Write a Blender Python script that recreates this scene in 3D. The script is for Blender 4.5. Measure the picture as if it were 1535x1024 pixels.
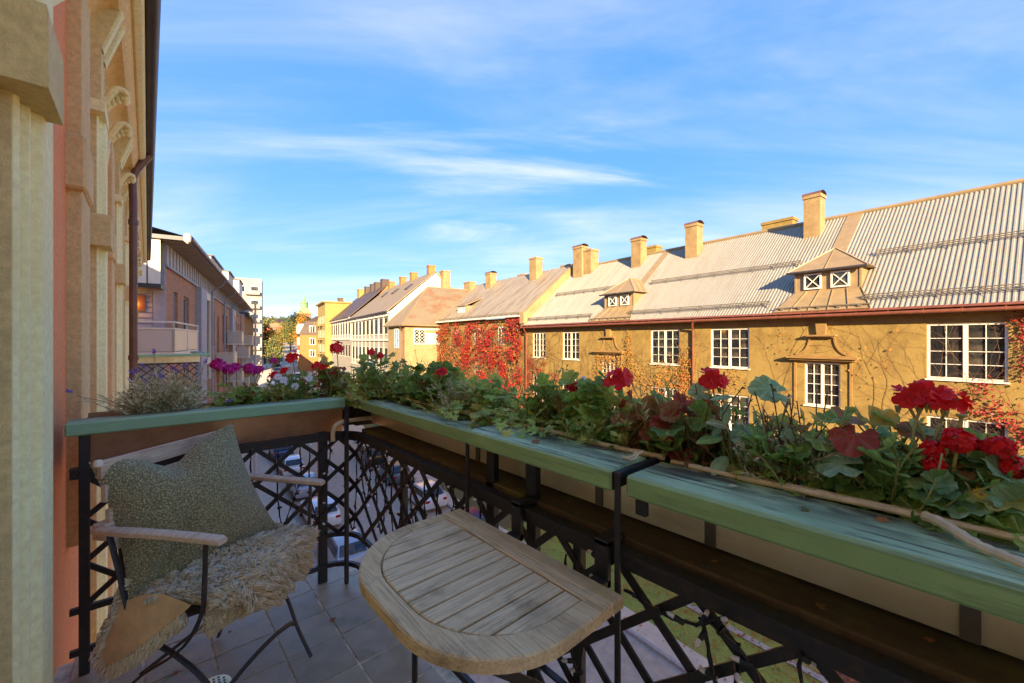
import bpy, bmesh, math, random
from mathutils import Vector, Matrix
import numpy as np
rnd = random.Random(7)
R_ = math.radians
SC = bpy.context.scene
COL = SC.collection
for o in list(bpy.data.objects): bpy.data.objects.remove(o)

# ------------------------------------------------------------------ camera, sky, sun, exposure
YAW = R_(41.7)
cam = bpy.data.cameras.new('camera'); camo = bpy.data.objects.new('camera', cam); COL.objects.link(camo)
camo.location = (0, 0, 1.45); camo.rotation_euler = (R_(90), 0, -YAW)
cam.sensor_width = 36; cam.lens = 613/1535*36; cam.shift_y = -2/1535
cam.clip_start = .02; cam.clip_end = 8000
SC.camera = camo
SUN_HEAD, SUN_EL = R_(33), R_(17)          # light travels towards heading (clockwise from +Y)
world = bpy.data.worlds.new('World'); SC.world = world; world.use_nodes = True
wn, wl = world.node_tree.nodes, world.node_tree.links
wn.clear()
w_out = wn.new('ShaderNodeOutputWorld'); w_bg = wn.new('ShaderNodeBackground'); w_bg.inputs[1].default_value = .092
sky = wn.new('ShaderNodeTexSky'); sky.sky_type = 'NISHITA'; sky.sun_disc = False
sky.sun_elevation = SUN_EL; sky.sun_rotation = SUN_HEAD + math.pi
sky.air_density = 1.0; sky.dust_density = .35; sky.ozone_density = 6.0
w_hs = wn.new('ShaderNodeHueSaturation'); w_hs.inputs['Saturation'].default_value = 2.1
w_gm = wn.new('ShaderNodeGamma'); w_gm.inputs[1].default_value = .31; wl.new(sky.outputs[0], w_gm.inputs[0])
wl.new(w_gm.outputs[0], w_hs.inputs['Color']); w_hs.inputs['Value'].default_value = 1.14; w_hs.inputs['Hue'].default_value = .527
w_tc = wn.new('ShaderNodeTexCoord'); w_sep = wn.new('ShaderNodeSeparateXYZ'); wl.new(w_tc.outputs['Generated'], w_sep.inputs[0])
def wmath(op, a, b=None):
    n = wn.new('ShaderNodeMath'); n.operation = op
    for i, x in enumerate((a, b)):
        if x is None: continue
        if isinstance(x, (int, float)): n.inputs[i].default_value = x
        else: wl.new(x, n.inputs[i])
    return n.outputs[0]
zz = wmath('ADD', wmath('MAXIMUM', w_sep.outputs[2], 0), .12)
w_cmb = wn.new('ShaderNodeCombineXYZ')
wl.new(wmath('DIVIDE', w_sep.outputs[0], zz), w_cmb.inputs[0]); wl.new(wmath('DIVIDE', w_sep.outputs[1], zz), w_cmb.inputs[1])
def cloud(scale, rot, sx, sy, lo, hi, detail, dist, off):
    m = wn.new('ShaderNodeMapping'); m.vector_type = 'TEXTURE'; wl.new(w_cmb.outputs[0], m.inputs[0])
    m.inputs['Rotation'].default_value = (0, 0, R_(rot)); m.inputs['Scale'].default_value = (1/sx, 1/sy, 1); m.inputs['Location'].default_value = off
    n = wn.new('ShaderNodeTexNoise'); n.inputs['Scale'].default_value = scale; n.inputs['Detail'].default_value = detail
    n.inputs['Roughness'].default_value = .58; n.inputs['Distortion'].default_value = dist
    wl.new(m.outputs[0], n.inputs['Vector'])
    r = wn.new('ShaderNodeMapRange'); r.interpolation_type = 'SMOOTHSTEP'
    r.inputs[1].default_value = lo; r.inputs[2].default_value = hi; wl.new(n.outputs[0], r.inputs[0])
    return r.outputs[0]
c1 = cloud(.70, -34, .40, 1.6, .46, .76, 10, .9, (11.9, 7.0, 0))          # streaks
c2 = cloud(.36, -20, .8, 1.2, .36, .66, 4, .2, (2.3, 6.2, 0))           # where the streaks lie
c3 = cloud(.62, -46, .5, 1.25, .38, .80, 9, .8, (8.1, 2.2, 0))           # thin veil
c4 = cloud(2.6, -38, .35, 1.4, .25, .8, 6, .5, (2.1, 5.2, 0))           # fine fibres
cl = wmath('ADD', wmath('MULTIPLY', wmath('MULTIPLY', c1, c2), .72), wmath('MULTIPLY', c3, .42))
cl = wmath('MULTIPLY', cl, wmath('ADD', wmath('MULTIPLY', c4, .45), .75))
cl = wmath('MINIMUM', cl, .88)
w_mix = wn.new('ShaderNodeMix'); w_mix.data_type = 'RGBA'
wl.new(cl, w_mix.inputs[0]); wl.new(w_hs.outputs[0], w_mix.inputs[6]); w_mix.inputs[7].default_value = (2.15, 1.98, 1.80, 1)
wl.new(w_mix.outputs[2], w_bg.inputs[0]); wl.new(w_bg.outputs[0], w_out.inputs[0])

sun = bpy.data.lights.new('sun', 'SUN'); suno = bpy.data.objects.new('sun', sun); COL.objects.link(suno)
sun.energy = 2.0; sun.angle = R_(.5); sun.color = (1, .80, .55)
suno.rotation_euler = (R_(90)-SUN_EL, 0, -SUN_HEAD); suno.location = (-30, -40, 40)
SC.view_settings.view_transform = 'Standard'; SC.view_settings.look = 'None'
SC.view_settings.exposure = 3.03; SC.view_settings.gamma = 1
SC.view_settings.use_curve_mapping = False
SC.render.resolution_x, SC.render.resolution_y = 1024, 683
SC.render.engine = 'CYCLES'

# ------------------------------------------------------------------ materials
def srgb(r, g, b):
    def c(x):
        x /= 255
        return x/12.92 if x <= .04045 else ((x+.055)/1.055)**2.4
    return (c(r), c(g), c(b), 1)
class NT:
    def __init__(s, name):
        s.m = bpy.data.materials.new(name); s.m.use_nodes = True
        s.t = s.m.node_tree; s.n = s.t.nodes; s.l = s.t.links
        s.b = s.n['Principled BSDF']; s.tc = s.n.new('ShaderNodeTexCoord')
    def coord(s, scale=(1, 1, 1), src='Object', rot=(0, 0, 0)):
        m = s.n.new('ShaderNodeMapping'); m.inputs['Scale'].default_value = scale; m.inputs['Rotation'].default_value = rot
        s.l.new(s.tc.outputs[src], m.inputs[0]); return m.outputs[0]
    def noise(s, scale, detail=4, vec=None, rough=.6, dist=0):
        n = s.n.new('ShaderNodeTexNoise'); n.inputs['Scale'].default_value = scale; n.inputs['Detail'].default_value = detail
        n.inputs['Roughness'].default_value = rough; n.inputs['Distortion'].default_value = dist
        s.l.new(vec if vec else s.coord(), n.inputs['Vector']); return n.outputs[0]
    def vor(s, scale, vec=None, feat='F1', out=0):
        n = s.n.new('ShaderNodeTexVoronoi'); n.inputs['Scale'].default_value = scale; n.feature = feat
        s.l.new(vec if vec else s.coord(), n.inputs['Vector']); return n.outputs[out]
    def rng(s, x, lo, hi, a=0, b=1):
        r = s.n.new('ShaderNodeMapRange'); r.inputs[1].default_value = lo; r.inputs[2].default_value = hi
        r.inputs[3].default_value = a; r.inputs[4].default_value = b; s.l.new(x, r.inputs[0]); return r.outputs[0]
    def math(s, op, a, b=None):
        n = s.n.new('ShaderNodeMath'); n.operation = op
        for i, x in enumerate((a, b)):
            if x is None: continue
            if isinstance(x, (int, float)): n.inputs[i].default_value = x
            else: s.l.new(x, n.inputs[i])
        return n.outputs[0]
    def mix(s, f, a, b, mode='MIX'):
        m = s.n.new('ShaderNodeMix'); m.data_type = 'RGBA'; m.blend_type = mode
        for i, x in ((0, f), (6, a), (7, b)):
            if isinstance(x, (int, float)): m.inputs[i].default_value = x
            elif isinstance(x, tuple): m.inputs[i].default_value = x
            else: s.l.new(x, m.inputs[i])
        return m.outputs[2]
    def col(s, c):
        if isinstance(c, tuple): s.b.inputs['Base Color'].default_value = c
        else: s.l.new(c, s.b.inputs['Base Color'])
        return s
    def rough(s, r):
        if isinstance(r, (int, float)): s.b.inputs['Roughness'].default_value = r
        else: s.l.new(r, s.b.inputs['Roughness'])
        return s
    def bump(s, h, strength=.5, dist=.01):
        b = s.n.new('ShaderNodeBump'); b.inputs['Strength'].default_value = strength; b.inputs['Distance'].default_value = dist
        s.l.new(h, b.inputs['Height']); s.l.new(b.outputs[0], s.b.inputs['Normal']); return s
    def objrand(s):
        n = s.n.new('ShaderNodeObjectInfo'); return n.outputs['Random']
def plain(name, c, rough=.6, var=.18, scale=6, metal=0, bump=0, bscale=60):
    t = NT(name); n = t.noise(scale, 5)
    dark = tuple(x*(1-var*1.6) for x in c[:3])+(1,); lite = tuple(min(1, x*(1+var)) for x in c[:3])+(1,)
    t.col(t.mix(t.rng(n, .3, .7), dark, lite)); t.rough(rough); t.b.inputs['Metallic'].default_value = metal
    if bump: t.bump(t.noise(bscale, 4), bump, .004)
    return t.m
def stucco(name, c, stain, sc=1.0, amt=.75, bump=.35, fine=.35):
    t = NT(name)
    k = .70 if sc < 1.5 else 1.0          # far sunlit renders darkened in colour against overexposure; our shaded facade unchanged
    c, stain = tuple(x*k for x in c[:3])+(1,), tuple(x*k for x in stain[:3])+(1,)
    a = t.noise(1.3*sc, 6, rough=.65); b = t.noise(22*sc, 4)
    g = t.noise(2.4*sc, 5, t.coord((1, 1, .22)))
    base = t.mix(t.rng(b, .35, .65), tuple(x*.86 for x in c[:3])+(1,), tuple(min(1, x*1.1) for x in c[:3])+(1,))
    base = t.mix(t.math('MULTIPLY', t.rng(a, .45, .72), amt), base, stain)
    base = t.mix(t.math('MULTIPLY', t.rng(g, .55, .8), amt*.6), base, stain)
    if sc < 1.5:
        base = t.mix(t.math('MULTIPLY', t.rng(t.noise(6.5*sc, 6, rough=.7), .48, .68), .45), base, tuple(x*.72 for x in c[:3])+(1,)); base = t.mix(t.math('MULTIPLY', t.rng(t.noise(3.1*sc, 7, t.coord((1.3, 1, .8)), .75), .54, .66), .4), base, tuple(min(1, x*1.28) for x in c[:3])+(1,))
    t.col(base).rough(.9).bump(t.math('ADD', t.noise(55*sc, 5), t.math('MULTIPLY', t.noise(170*sc, 3), .35 if sc < 1.5 else .7)), bump if sc < 1.5 else bump*1.6, .012/sc)
    return t.m
M = {}
M['ochre'] = stucco('ochre_stucco', srgb(178, 144, 70), srgb(132, 98, 42), .9, .95, .6)
M['cream_st'] = stucco('cream_stucco', srgb(186, 158, 106), srgb(158, 126, 78), .8)
M['yellow_st'] = stucco('yellow_stucco', srgb(184, 156, 84), srgb(160, 132, 66), .6, .5)
M['white_st'] = stucco('white_stucco', srgb(196, 184, 162), srgb(170, 154, 130), .6, .5)
M['band_st'] = stucco('stone_band_stucco', srgb(178, 136, 72), srgb(146, 102, 50), 1)
M['chim'] = stucco('chimney_render', srgb(188, 154, 100), srgb(146, 110, 62), 1.2, .9)
M['own_olive_shade'] = stucco('olive_shade_stucco', srgb(230, 208, 146), srgb(206, 182, 118), 2.0, .55, .5)  # darker olive puts the shade of the near-side faces into the colour
M['own_cream'] = stucco('cream_moulding', srgb(255, 240, 180), srgb(246, 220, 148), 2.2, .5, .3)
M['own_brown'] = stucco('tan_stucco', srgb(232, 198, 138), srgb(206, 170, 110), 2.2, .5, .5)
M['own_orange'] = stucco('salmon_stucco', srgb(248, 156, 98), srgb(234, 134, 78), 2.2, .5, .4)
M['own_soffit'] = stucco('soffit_paint', srgb(240, 206, 138), srgb(214, 176, 104), 1.6, .5, .2)
def brick_m():
    t = NT('brick_veneer'); b = t.n.new('ShaderNodeTexBrick')
    t.l.new(t.coord((1, 1, 1), rot=(R_(90), 0, 0)), b.inputs['Vector'])
    b.inputs['Scale'].default_value = 1; b.inputs['Brick Width'].default_value = .25; b.inputs['Row Height'].default_value = .083
    b.inputs['Mortar Size'].default_value = .008
    b.inputs['Color1'].default_value = srgb(200, 140, 98); b.inputs['Color2'].default_value = srgb(172, 118, 84); b.inputs['Mortar'].default_value = srgb(150, 132, 112)
    t.col(t.mix(t.rng(t.noise(3), .3, .7, 0, .35), b.outputs[0], srgb(190, 140, 104))).rough(.9).bump(b.outputs[1], -.5, .01); return t.m
M['brick'] = brick_m()
def roof_m(name, c, rust, amt):
    t = NT(name); c, rust = tuple(x*.68 for x in c[:3])+(1,), tuple(x*.8 for x in rust[:3])+(1,)
    st = t.noise(1.6, 6, t.coord((2.2, .25, .25)), .7); b = t.noise(7, 5)
    base = t.mix(t.rng(b, .3, .7), tuple(x*.88 for x in c[:3])+(1,), tuple(min(1, x*1.06) for x in c[:3])+(1,))
    base = t.mix(t.math('MULTIPLY', t.rng(st, .45, .66), amt), base, rust)
    t.col(base).rough(.55).bump(b, .12, .01); t.b.inputs['Metallic'].default_value = .0
    return t.m
M['corr'] = roof_m('corrugated_sheet', srgb(176, 168, 148), srgb(140, 116, 82), .35)
M['flatroof'] = roof_m('sheet_roof_streaked', srgb(188, 170, 136), srgb(122, 78, 42), .7)
M['rustroof'] = roof_m('sheet_roof_rusty', srgb(142, 124, 96), srgb(126, 70, 34), .75)
M['tanroof'] = roof_m('sheet_roof_tan', srgb(176, 150, 104), srgb(134, 100, 58), .6)
M['darkroof'] = roof_m('dark_roof', srgb(104, 80, 60), srgb(70, 52, 38), .7)
M['dormer'] = plain('dormer_sheet', srgb(150, 124, 84), .5, .1, 3)
M['copper'] = plain('brown_gutter_metal', srgb(126, 70, 44), .45, .2, 4)
M['gut_dark'] = plain('dark_gutter_metal', srgb(64, 58, 54), .45, .2, 3)
M['pipe_brown'] = plain('brown_pipe_metal', srgb(112, 78, 62), .35, .2, 4)
M['snow'] = plain('galvanised_snow_guard', srgb(112, 98, 76), .5, .2, 4)
M['white_p'] = plain('white_paint', srgb(228, 216, 190), .5, .06, 5)
M['white_bright'] = plain('white_render', srgb(214, 202, 182), .6, .04, 3)
M['grey_clad'] = plain('grey_cladding', srgb(160, 160, 166), .6, .08, 4)
M['pale_clad'] = plain('pale_panel', srgb(200, 192, 180), .6, .06, 4)
M['soil'] = plain('potting_soil', srgb(70, 52, 38), .95, .4, 40, bump=1, bscale=90)
def glass_m(name, c=(.012, .014, .016, 1)):
    t = NT(name); rr = t.objrand(); t.col(t.mix(t.math('MULTIPLY', t.math('POWER', rr, 2.0), t.rng(t.noise(2.2, 3), .4, .62)), c, (.11, .085, .055, 1))).rough(.06); t.b.inputs['Specular IOR Level'].default_value = .6
    t.bump(t.noise(1.2, 2), .05, .02); return t.m
M['glass'] = glass_m('window_glass')
M['farglass'] = plain('dull_window_glass', srgb(58, 54, 50), .6, .3, 1.5)
M['farglass'].node_tree.nodes['Principled BSDF'].inputs['Specular IOR Level'].default_value = .15
def frost_m():
    t = NT('balcony_glass'); t.col(srgb(206, 190, 168)).rough(.35); return t.m
M['frost'] = frost_m()
def iron_m():
    t = NT('black_iron'); n = t.noise(40, 5)
    t.col(t.mix(t.rng(n, .5, .8), srgb(40, 38, 38), srgb(78, 62, 50))).rough(t.rng(n, .3, .7, .35, .7)).bump(n, .25, .002)
    return t.m
M['iron'] = iron_m()
M['cable'] = plain('black_cable', srgb(20, 20, 20), .45, .1, 20)
M['bulb'] = plain('clear_bulb', srgb(220, 214, 200), .15, .05, 20)
def wood_m(name, c1, c2, c3, axis, moss=None, sc=1.0, streak=1.0):
    t = NT(name); s = [9*sc, 9*sc, 9*sc]; s[axis] = .9*sc
    g = t.noise(6, 8, t.coord(tuple(s)), .7, .6); s2 = [60*sc, 60*sc, 60*sc]; s2[axis] = 2.5*sc
    fine = t.noise(3, 6, t.coord(tuple(s2)), .7); bl = t.noise(7*sc, 6)
    r = t.objrand()
    base = t.mix(t.rng(g, .32, .68), c1, c2); base = t.mix(t.math('MULTIPLY', t.rng(fine, .48, .68), .75*streak), base, c3)
    base = t.mix(t.math('MULTIPLY', t.rng(bl, .52, .70), .7), base, c3)
    base = t.mix(t.rng(r, 0, 1, 0, .28), base, c2)
    if moss: base = t.mix(t.math('MULTIPLY', t.rng(t.noise(5*sc, 6), .5, .7), .7), base, moss)
    t.col(base).rough(.82).bump(t.math('ADD', fine, t.math('MULTIPLY', g, .6)), .45, .0025)
    return t.m
M['tabx'] = wood_m('teak_weathered_slat', srgb(218, 188, 138), srgb(244, 216, 166), srgb(120, 96, 64), 0)
M['taby'] = wood_m('teak_weathered_rim', srgb(216, 182, 128), srgb(238, 208, 154), srgb(130, 102, 66), 1)
M['tabback'] = wood_m('teak_mossy_plank', srgb(204, 176, 126), srgb(214, 188, 138), srgb(140, 118, 74), 1, srgb(150, 144, 64))
M['armwood'] = wood_m('grey_armrest_wood', srgb(206, 176, 144), srgb(230, 202, 170), srgb(150, 120, 94), 0, sc=.8)
M['shelfwood'] = wood_m('dark_mossy_shelf', srgb(88, 68, 46), srgb(108, 84, 52), srgb(46, 36, 26), 1, srgb(136, 128, 52))
def green_m(name, c, ax, worn=1.0):
    t = NT(name); s = [40, 40, 40]; s[ax] = 2.2
    fl = t.noise(1.6, 8, t.coord(tuple(s)), .75, .3); big = t.noise(5, 5); sm = t.noise(130, 4)
    geo = t.n.new('ShaderNodeNewGeometry'); sp = t.n.new('ShaderNodeSeparateXYZ'); t.l.new(geo.outputs['Normal'], sp.inputs[0])
    up = t.rng(sp.outputs[2], .6, .95)
    base = t.mix(t.rng(big, .3, .7), tuple(x*.85 for x in c[:3])+(1,), tuple(x*1.1 for x in c[:3])+(1,))
    base = t.mix(t.math('MULTIPLY', up, t.rng(big, .3, .7, .15, .6)), base, srgb(222, 228, 180))        # weathered, chalky upper face
    crack = t.math('MULTIPLY', t.rng(fl, .52, .60), t.math('MULTIPLY', t.rng(up, 0, 1, .30*worn, 1.0), t.rng(big, .36, .54)))
    sx = t.n.new('ShaderNodeSeparateXYZ'); t.l.new(t.tc.outputs['Object'], sx.inputs[0])
    dirt = t.math('MULTIPLY', t.math('MULTIPLY', up, t.rng(t.noise(9, 6, t.coord((1.4, .5, 1.4) if ax == 1 else (.5, 1.4, 1.4))), .40, .54)), t.rng(sx.outputs[0 if ax == 1 else 1], .04, .14, .12, 1.0))
    base = t.mix(dirt, base, srgb(82, 74, 50))
    base = t.mix(crack, base, srgb(64, 62, 44))
    base = t.mix(t.math('MULTIPLY', t.rng(sm, .68, .74), .6), base, srgb(70, 76, 56))
    t.col(base).rough(.55).bump(t.math('SUBTRACT', t.math('MULTIPLY', sm, .4), crack), .4, .002)
    return t.m
M['green_y'] = green_m('green_painted_beam', srgb(150, 184, 118), 1)
M['green_x'] = green_m('blue_green_painted_beam', srgb(146, 188, 142), 0, .5)
M['endgrain'] = plain('dark_end_grain', srgb(74, 44, 34), .9, .3, 60)
def panel_m(name, c, c2, metal):
    t = NT(name); a = t.noise(3.2, 5, t.coord((1, 1, 1.8))); b = t.noise(120, 3)
    t.col(t.mix(t.math('MULTIPLY', t.rng(t.noise(14, 5, t.coord((1, .25, 1.2))), .52, .74), .35), t.mix(t.rng(a, .35, .68), c, c2), tuple(x*.5 for x in c2[:3])+(1,))).rough(t.rng(b, .3, .7, .30, .46)); t.b.inputs['Metallic'].default_value = metal
    t.bump(t.noise(2.0, 1, t.coord((1, 1, .6))), .5, .05); return t.m
M['galv'] = panel_m('galvanised_trough', srgb(254, 240, 200), srgb(238, 206, 146), .45)
M['cop'] = panel_m('copper_trough', srgb(206, 160, 120), srgb(170, 120, 84), .45)
def tile_m():
    t = NT('grey_floor_tile'); a = t.noise(9, 6); r = t.objrand(); f = t.noise(150, 4)
    base = t.mix(t.rng(a, .3, .7), srgb(166, 148, 116), srgb(200, 180, 146))
    base = t.mix(t.rng(r, 0, 1, 0, .35), base, srgb(140, 124, 98))
    g = t.noise(4.6, 6, t.coord((1, 1, 1), 'Generated'))
    w = t.n.new('ShaderNodeNewGeometry'); m2 = t.n.new('ShaderNodeMapping'); t.l.new(w.outputs['Position'], m2.inputs[0])
    mo = t.noise(3.4, 6, m2.outputs[0], .65)
    base = t.mix(t.math('MULTIPLY', t.rng(mo, .56, .70), .75), base, srgb(104, 108, 54))
    t.col(base).rough(t.rng(a, .3, .7, .28, .5)).bump(f, .25, .0015); return t.m
M['tile'] = tile_m()
M['grout'] = plain('grout', srgb(216, 202, 174), .9, .35, 14)
def boucle_m():
    t = NT('green_boucle'); v = t.vor(150); n = t.noise(260, 3)
    base = t.mix(t.rng(v, .05, .55), srgb(228, 212, 156), srgb(126, 118, 78))
    base = t.mix(t.rng(t.noise(90, 3), .45, .7), base, srgb(150, 142, 104))
    t.col(base).rough(.95).bump(t.math('ADD', t.math('MULTIPLY', v, -1), t.math('MULTIPLY', n, .3)), .9, .006)
    t.b.inputs['Sheen Weight'].default_value = .2; return t.m
M['boucle'] = boucle_m()
def wool_m():
    t = NT('sheep_wool'); n = t.noise(9, 4); f = t.noise(60, 3)
    base = t.mix(t.rng(n, .35, .65), srgb(250, 222, 170), srgb(255, 242, 204)); base = t.mix(t.rng(f, .4, .7), base, srgb(255, 232, 186))
    t.col(base).rough(.9); t.b.inputs['Sheen Weight'].default_value = .5
    tr = t.n.new('ShaderNodeBsdfTranslucent'); t.l.new(base, tr.inputs[0]); ms = t.n.new('ShaderNodeMixShader'); ms.inputs[0].default_value = .22
    t.l.new(t.b.outputs[0], ms.inputs[1]); t.l.new(tr.outputs[0], ms.inputs[2]); t.l.new(ms.outputs[0], t.n['Material Output'].inputs[0]); return t.m
M['wool'] = wool_m()
M['hide'] = plain('tan_hide', srgb(226, 190, 138), .8, .16, 9, bump=.5)
def leaf_m(name, c1, c2, red=None, redamt=0, trans=.28, veins=False):
    t = NT(name); r = t.objrand(); n = t.noise(14, 3)
    g = t.n.new('ShaderNodeNewGeometry'); ri = g.outputs['Random Per Island']
    f = t.math('MULTIPLY', t.math('ADD', t.math('ADD', r, ri), t.rng(n, .3, .7)), .333)
    base = t.mix(t.rng(f, .2, .8), c1, c2)
    if red: base = t.mix(t.math('MULTIPLY', t.rng(t.math('FRACT', t.math('ADD', t.math('MULTIPLY', r, 7.3), t.math('MULTIPLY', ri, 3.7))), 1-redamt, 1-redamt*.6), 1), base, red)
    hgt = t.noise(50, 3)
    if veins:
        sp = t.n.new('ShaderNodeSeparateXYZ'); t.l.new(t.tc.outputs['Object'], sp.inputs[0])
        an = t.math('ARCTAN2', sp.outputs[0], t.math('ADD', sp.outputs[1], .02)); rad = t.math('SQRT', t.math('ADD', t.math('MULTIPLY', sp.outputs[0], sp.outputs[0]), t.math('MULTIPLY', sp.outputs[1], sp.outputs[1])))
        v = t.math('POWER', t.math('ABSOLUTE', t.math('COSINE', t.math('MULTIPLY', an, 3.5))), 14)
        base = t.mix(t.math('MULTIPLY', v, .38), base, tuple(min(1, x*1.5+.03) for x in c2[:3])+(1,))
        zone = t.math('MULTIPLY', t.rng(rad, .35, .6), t.rng(rad, .95, .7)); base = t.mix(t.math('MULTIPLY', zone, .16), base, tuple(x*.45 for x in c1[:3])+(1,))
        hgt = t.math('SUBTRACT', t.noise(6, 3), t.math('MULTIPLY', v, .6))
    t.col(base).rough(.5).bump(hgt, .45 if veins else .3, .05 if veins else .003)
    tr = t.n.new('ShaderNodeBsdfTranslucent'); t.l.new(base, tr.inputs[0])
    ms = t.n.new('ShaderNodeMixShader'); ms.inputs[0].default_value = trans
    t.l.new(t.b.outputs[0], ms.inputs[1]); t.l.new(tr.outputs[0], ms.inputs[2]); t.l.new(ms.outputs[0], t.n['Material Output'].inputs[0])
    return t.m
M['leaf'] = leaf_m('geranium_leaf', srgb(118, 159, 63), srgb(196, 216, 109), srgb(223, 196, 91), .15, trans=.38, veins=True)
M['leaf_bg'] = leaf_m('blue_green_leaf', srgb(132, 182, 123), srgb(200, 232, 168), srgb(170, 159, 86), .12, trans=.38, veins=True)
M['leaf_red'] = leaf_m('reddish_leaf', srgb(166, 145, 75), srgb(191, 118, 75), srgb(200, 82, 61), .45, trans=.38, veins=True)
M['leaf_ivy'] = leaf_m('ivy_leaf', srgb(145, 193, 70), srgb(223, 243, 113), srgb(243, 232, 118), .15, trans=.38, veins=True)
M['leaf_dk'] = leaf_m('dark_leaf', srgb(95, 132, 54), srgb(161, 191, 86), srgb(152, 123, 61), .12, trans=.38, veins=True)
M['leaf_grey'] = leaf_m('lavender_leaf', srgb(182, 184, 136), srgb(241, 237, 186), srgb(170, 148, 102), .2)
M['leaf_thin'] = leaf_m('thin_green_leaf', srgb(152, 177, 75), srgb(216, 221, 123), srgb(196, 159, 91), .25)
M['creeper'] = leaf_m('red_creeper_leaf', srgb(118, 18, 14), srgb(160, 42, 22), srgb(150, 86, 36), .18, trans=.12)
M['creeper_y'] = leaf_m('yellow_creeper_leaf', srgb(176, 122, 38), srgb(168, 74, 32), srgb(110, 106, 38), .3, trans=.12)
M['stem'] = plain('woody_stem', srgb(176, 146, 104), .85, .25, 40, bump=.5, bscale=120)
M['stem_g'] = plain('green_stem', srgb(166, 158, 88), .7, .2, 40)
M['vine'] = plain('bare_vine', srgb(112, 80, 48), .9, .2, 20)
M['cane'] = plain('bamboo_cane', srgb(232, 204, 152), .6, .18, 18, bump=.3)
def petal_m(name, c1, c2):
    t = NT(name); g = t.n.new('ShaderNodeNewGeometry')
    base = t.mix(g.outputs['Random Per Island'], c1, c2); t.col(base).rough(.55)
    tr = t.n.new('ShaderNodeBsdfTranslucent'); t.l.new(base, tr.inputs[0]); ms = t.n.new('ShaderNodeMixShader'); ms.inputs[0].default_value = .3
    t.l.new(t.b.outputs[0], ms.inputs[1]); t.l.new(tr.outputs[0], ms.inputs[2]); t.l.new(ms.outputs[0], t.n['Material Output'].inputs[0]); return t.m
M['red'] = petal_m('red_petal', srgb(224, 10, 22), srgb(255, 44, 44))
M['magenta'] = petal_m('magenta_petal', srgb(190, 20, 110), srgb(236, 60, 180))
M['purple'] = petal_m('lavender_flower', srgb(100, 78, 156), srgb(150, 124, 206))
M['daisy'] = petal_m('white_petal', srgb(226, 228, 232), srgb(246, 246, 246))
M['yellowf'] = petal_m('yellow_petal', srgb(232, 190, 40), srgb(246, 212, 70))
M['asphalt'] = plain('asphalt', srgb(182, 164, 142), .9, .12, 3, bump=.4, bscale=80)
M['pave'] = plain('pavement', srgb(206, 188, 164), .9, .1, 2, bump=.3, bscale=60)
M['kerb'] = plain('granite_kerb', srgb(170, 164, 156), .85, .15, 8)
M['paint'] = plain('road_paint', srgb(226, 224, 216), .7, .1, 6)
def grass_ground():
    t = NT('lawn'); a = t.noise(.8, 6); b = t.noise(14, 4); v = t.vor(5.5)
    base = t.mix(t.rng(b, .3, .7), srgb(110, 132, 50), srgb(160, 166, 76)); base = t.mix(t.rng(a, .45, .7, 0, .6), base, srgb(140, 120, 66))
    t.col(base).rough(.95).bump(b, .8, .05); return t.m
M['lawn'] = grass_ground()
M['bed'] = plain('leaf_litter_bed', srgb(120, 74, 62), .95, .4, 9, bump=.8, bscale=20)
M['land'] = plain('distant_land', srgb(112, 106, 62), .95, .3, .03)
def car_paint(name, c):
    t = NT(name); t.col(c).rough(.28); t.b.inputs['Coat Weight'].default_value = .6; t.b.inputs['Coat Roughness'].default_value = .08
    t.b.inputs['Metallic'].default_value = .15; return t.m
M['tyre'] = plain('tyre_rubber', srgb(26, 26, 27), .85, .1, 20)
M['rim'] = plain('alloy_rim', srgb(170, 172, 176), .3, .05, 20, metal=.8)
M['lamp_red'] = plain('tail_light', srgb(170, 16, 18), .2, .1, 20)
M['lamp_clear'] = plain('head_light', srgb(222, 226, 230), .15, .05, 20)
M['bark'] = plain('bark', srgb(86, 68, 52), .95, .3, 6, bump=.8, bscale=20)
M['tree_y'] = leaf_m('yellow_tree_leaf', srgb(168, 110, 26), srgb(206, 148, 44), srgb(150, 130, 50), .2)
M['tree_g'] = leaf_m('green_tree_leaf', srgb(70, 88, 40), srgb(116, 122, 58), srgb(160, 130, 50), .25)
M['tree_d'] = leaf_m('dark_pine_leaf', srgb(38, 52, 34), srgb(66, 80, 48))
M['tree_m'] = leaf_m('olive_yellow_leaf', srgb(126, 110, 38), srgb(168, 136, 52), srgb(110, 112, 48), .3)
M['spire'] = plain('verdigris_copper', srgb(120, 150, 96), .6, .15, 2)
M['churchbrick'] = plain('church_brick', srgb(176, 120, 72), .9, .15, 2)
M['redtile'] = plain('red_tile_roof', srgb(186, 80, 44), .8, .15, 3)
M['orangebrick'] = plain('orange_brick', srgb(176, 112, 58), .9, .15, 3)
def emis_m():
    t = NT('lit_lamp'); t.b.inputs['Emission Color'].default_value = srgb(255, 170, 60); t.b.inputs['Emission Strength'].default_value = 3; t.col(srgb(255, 180, 80)); return t.m
M['lamp_lit'] = emis_m()

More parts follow.
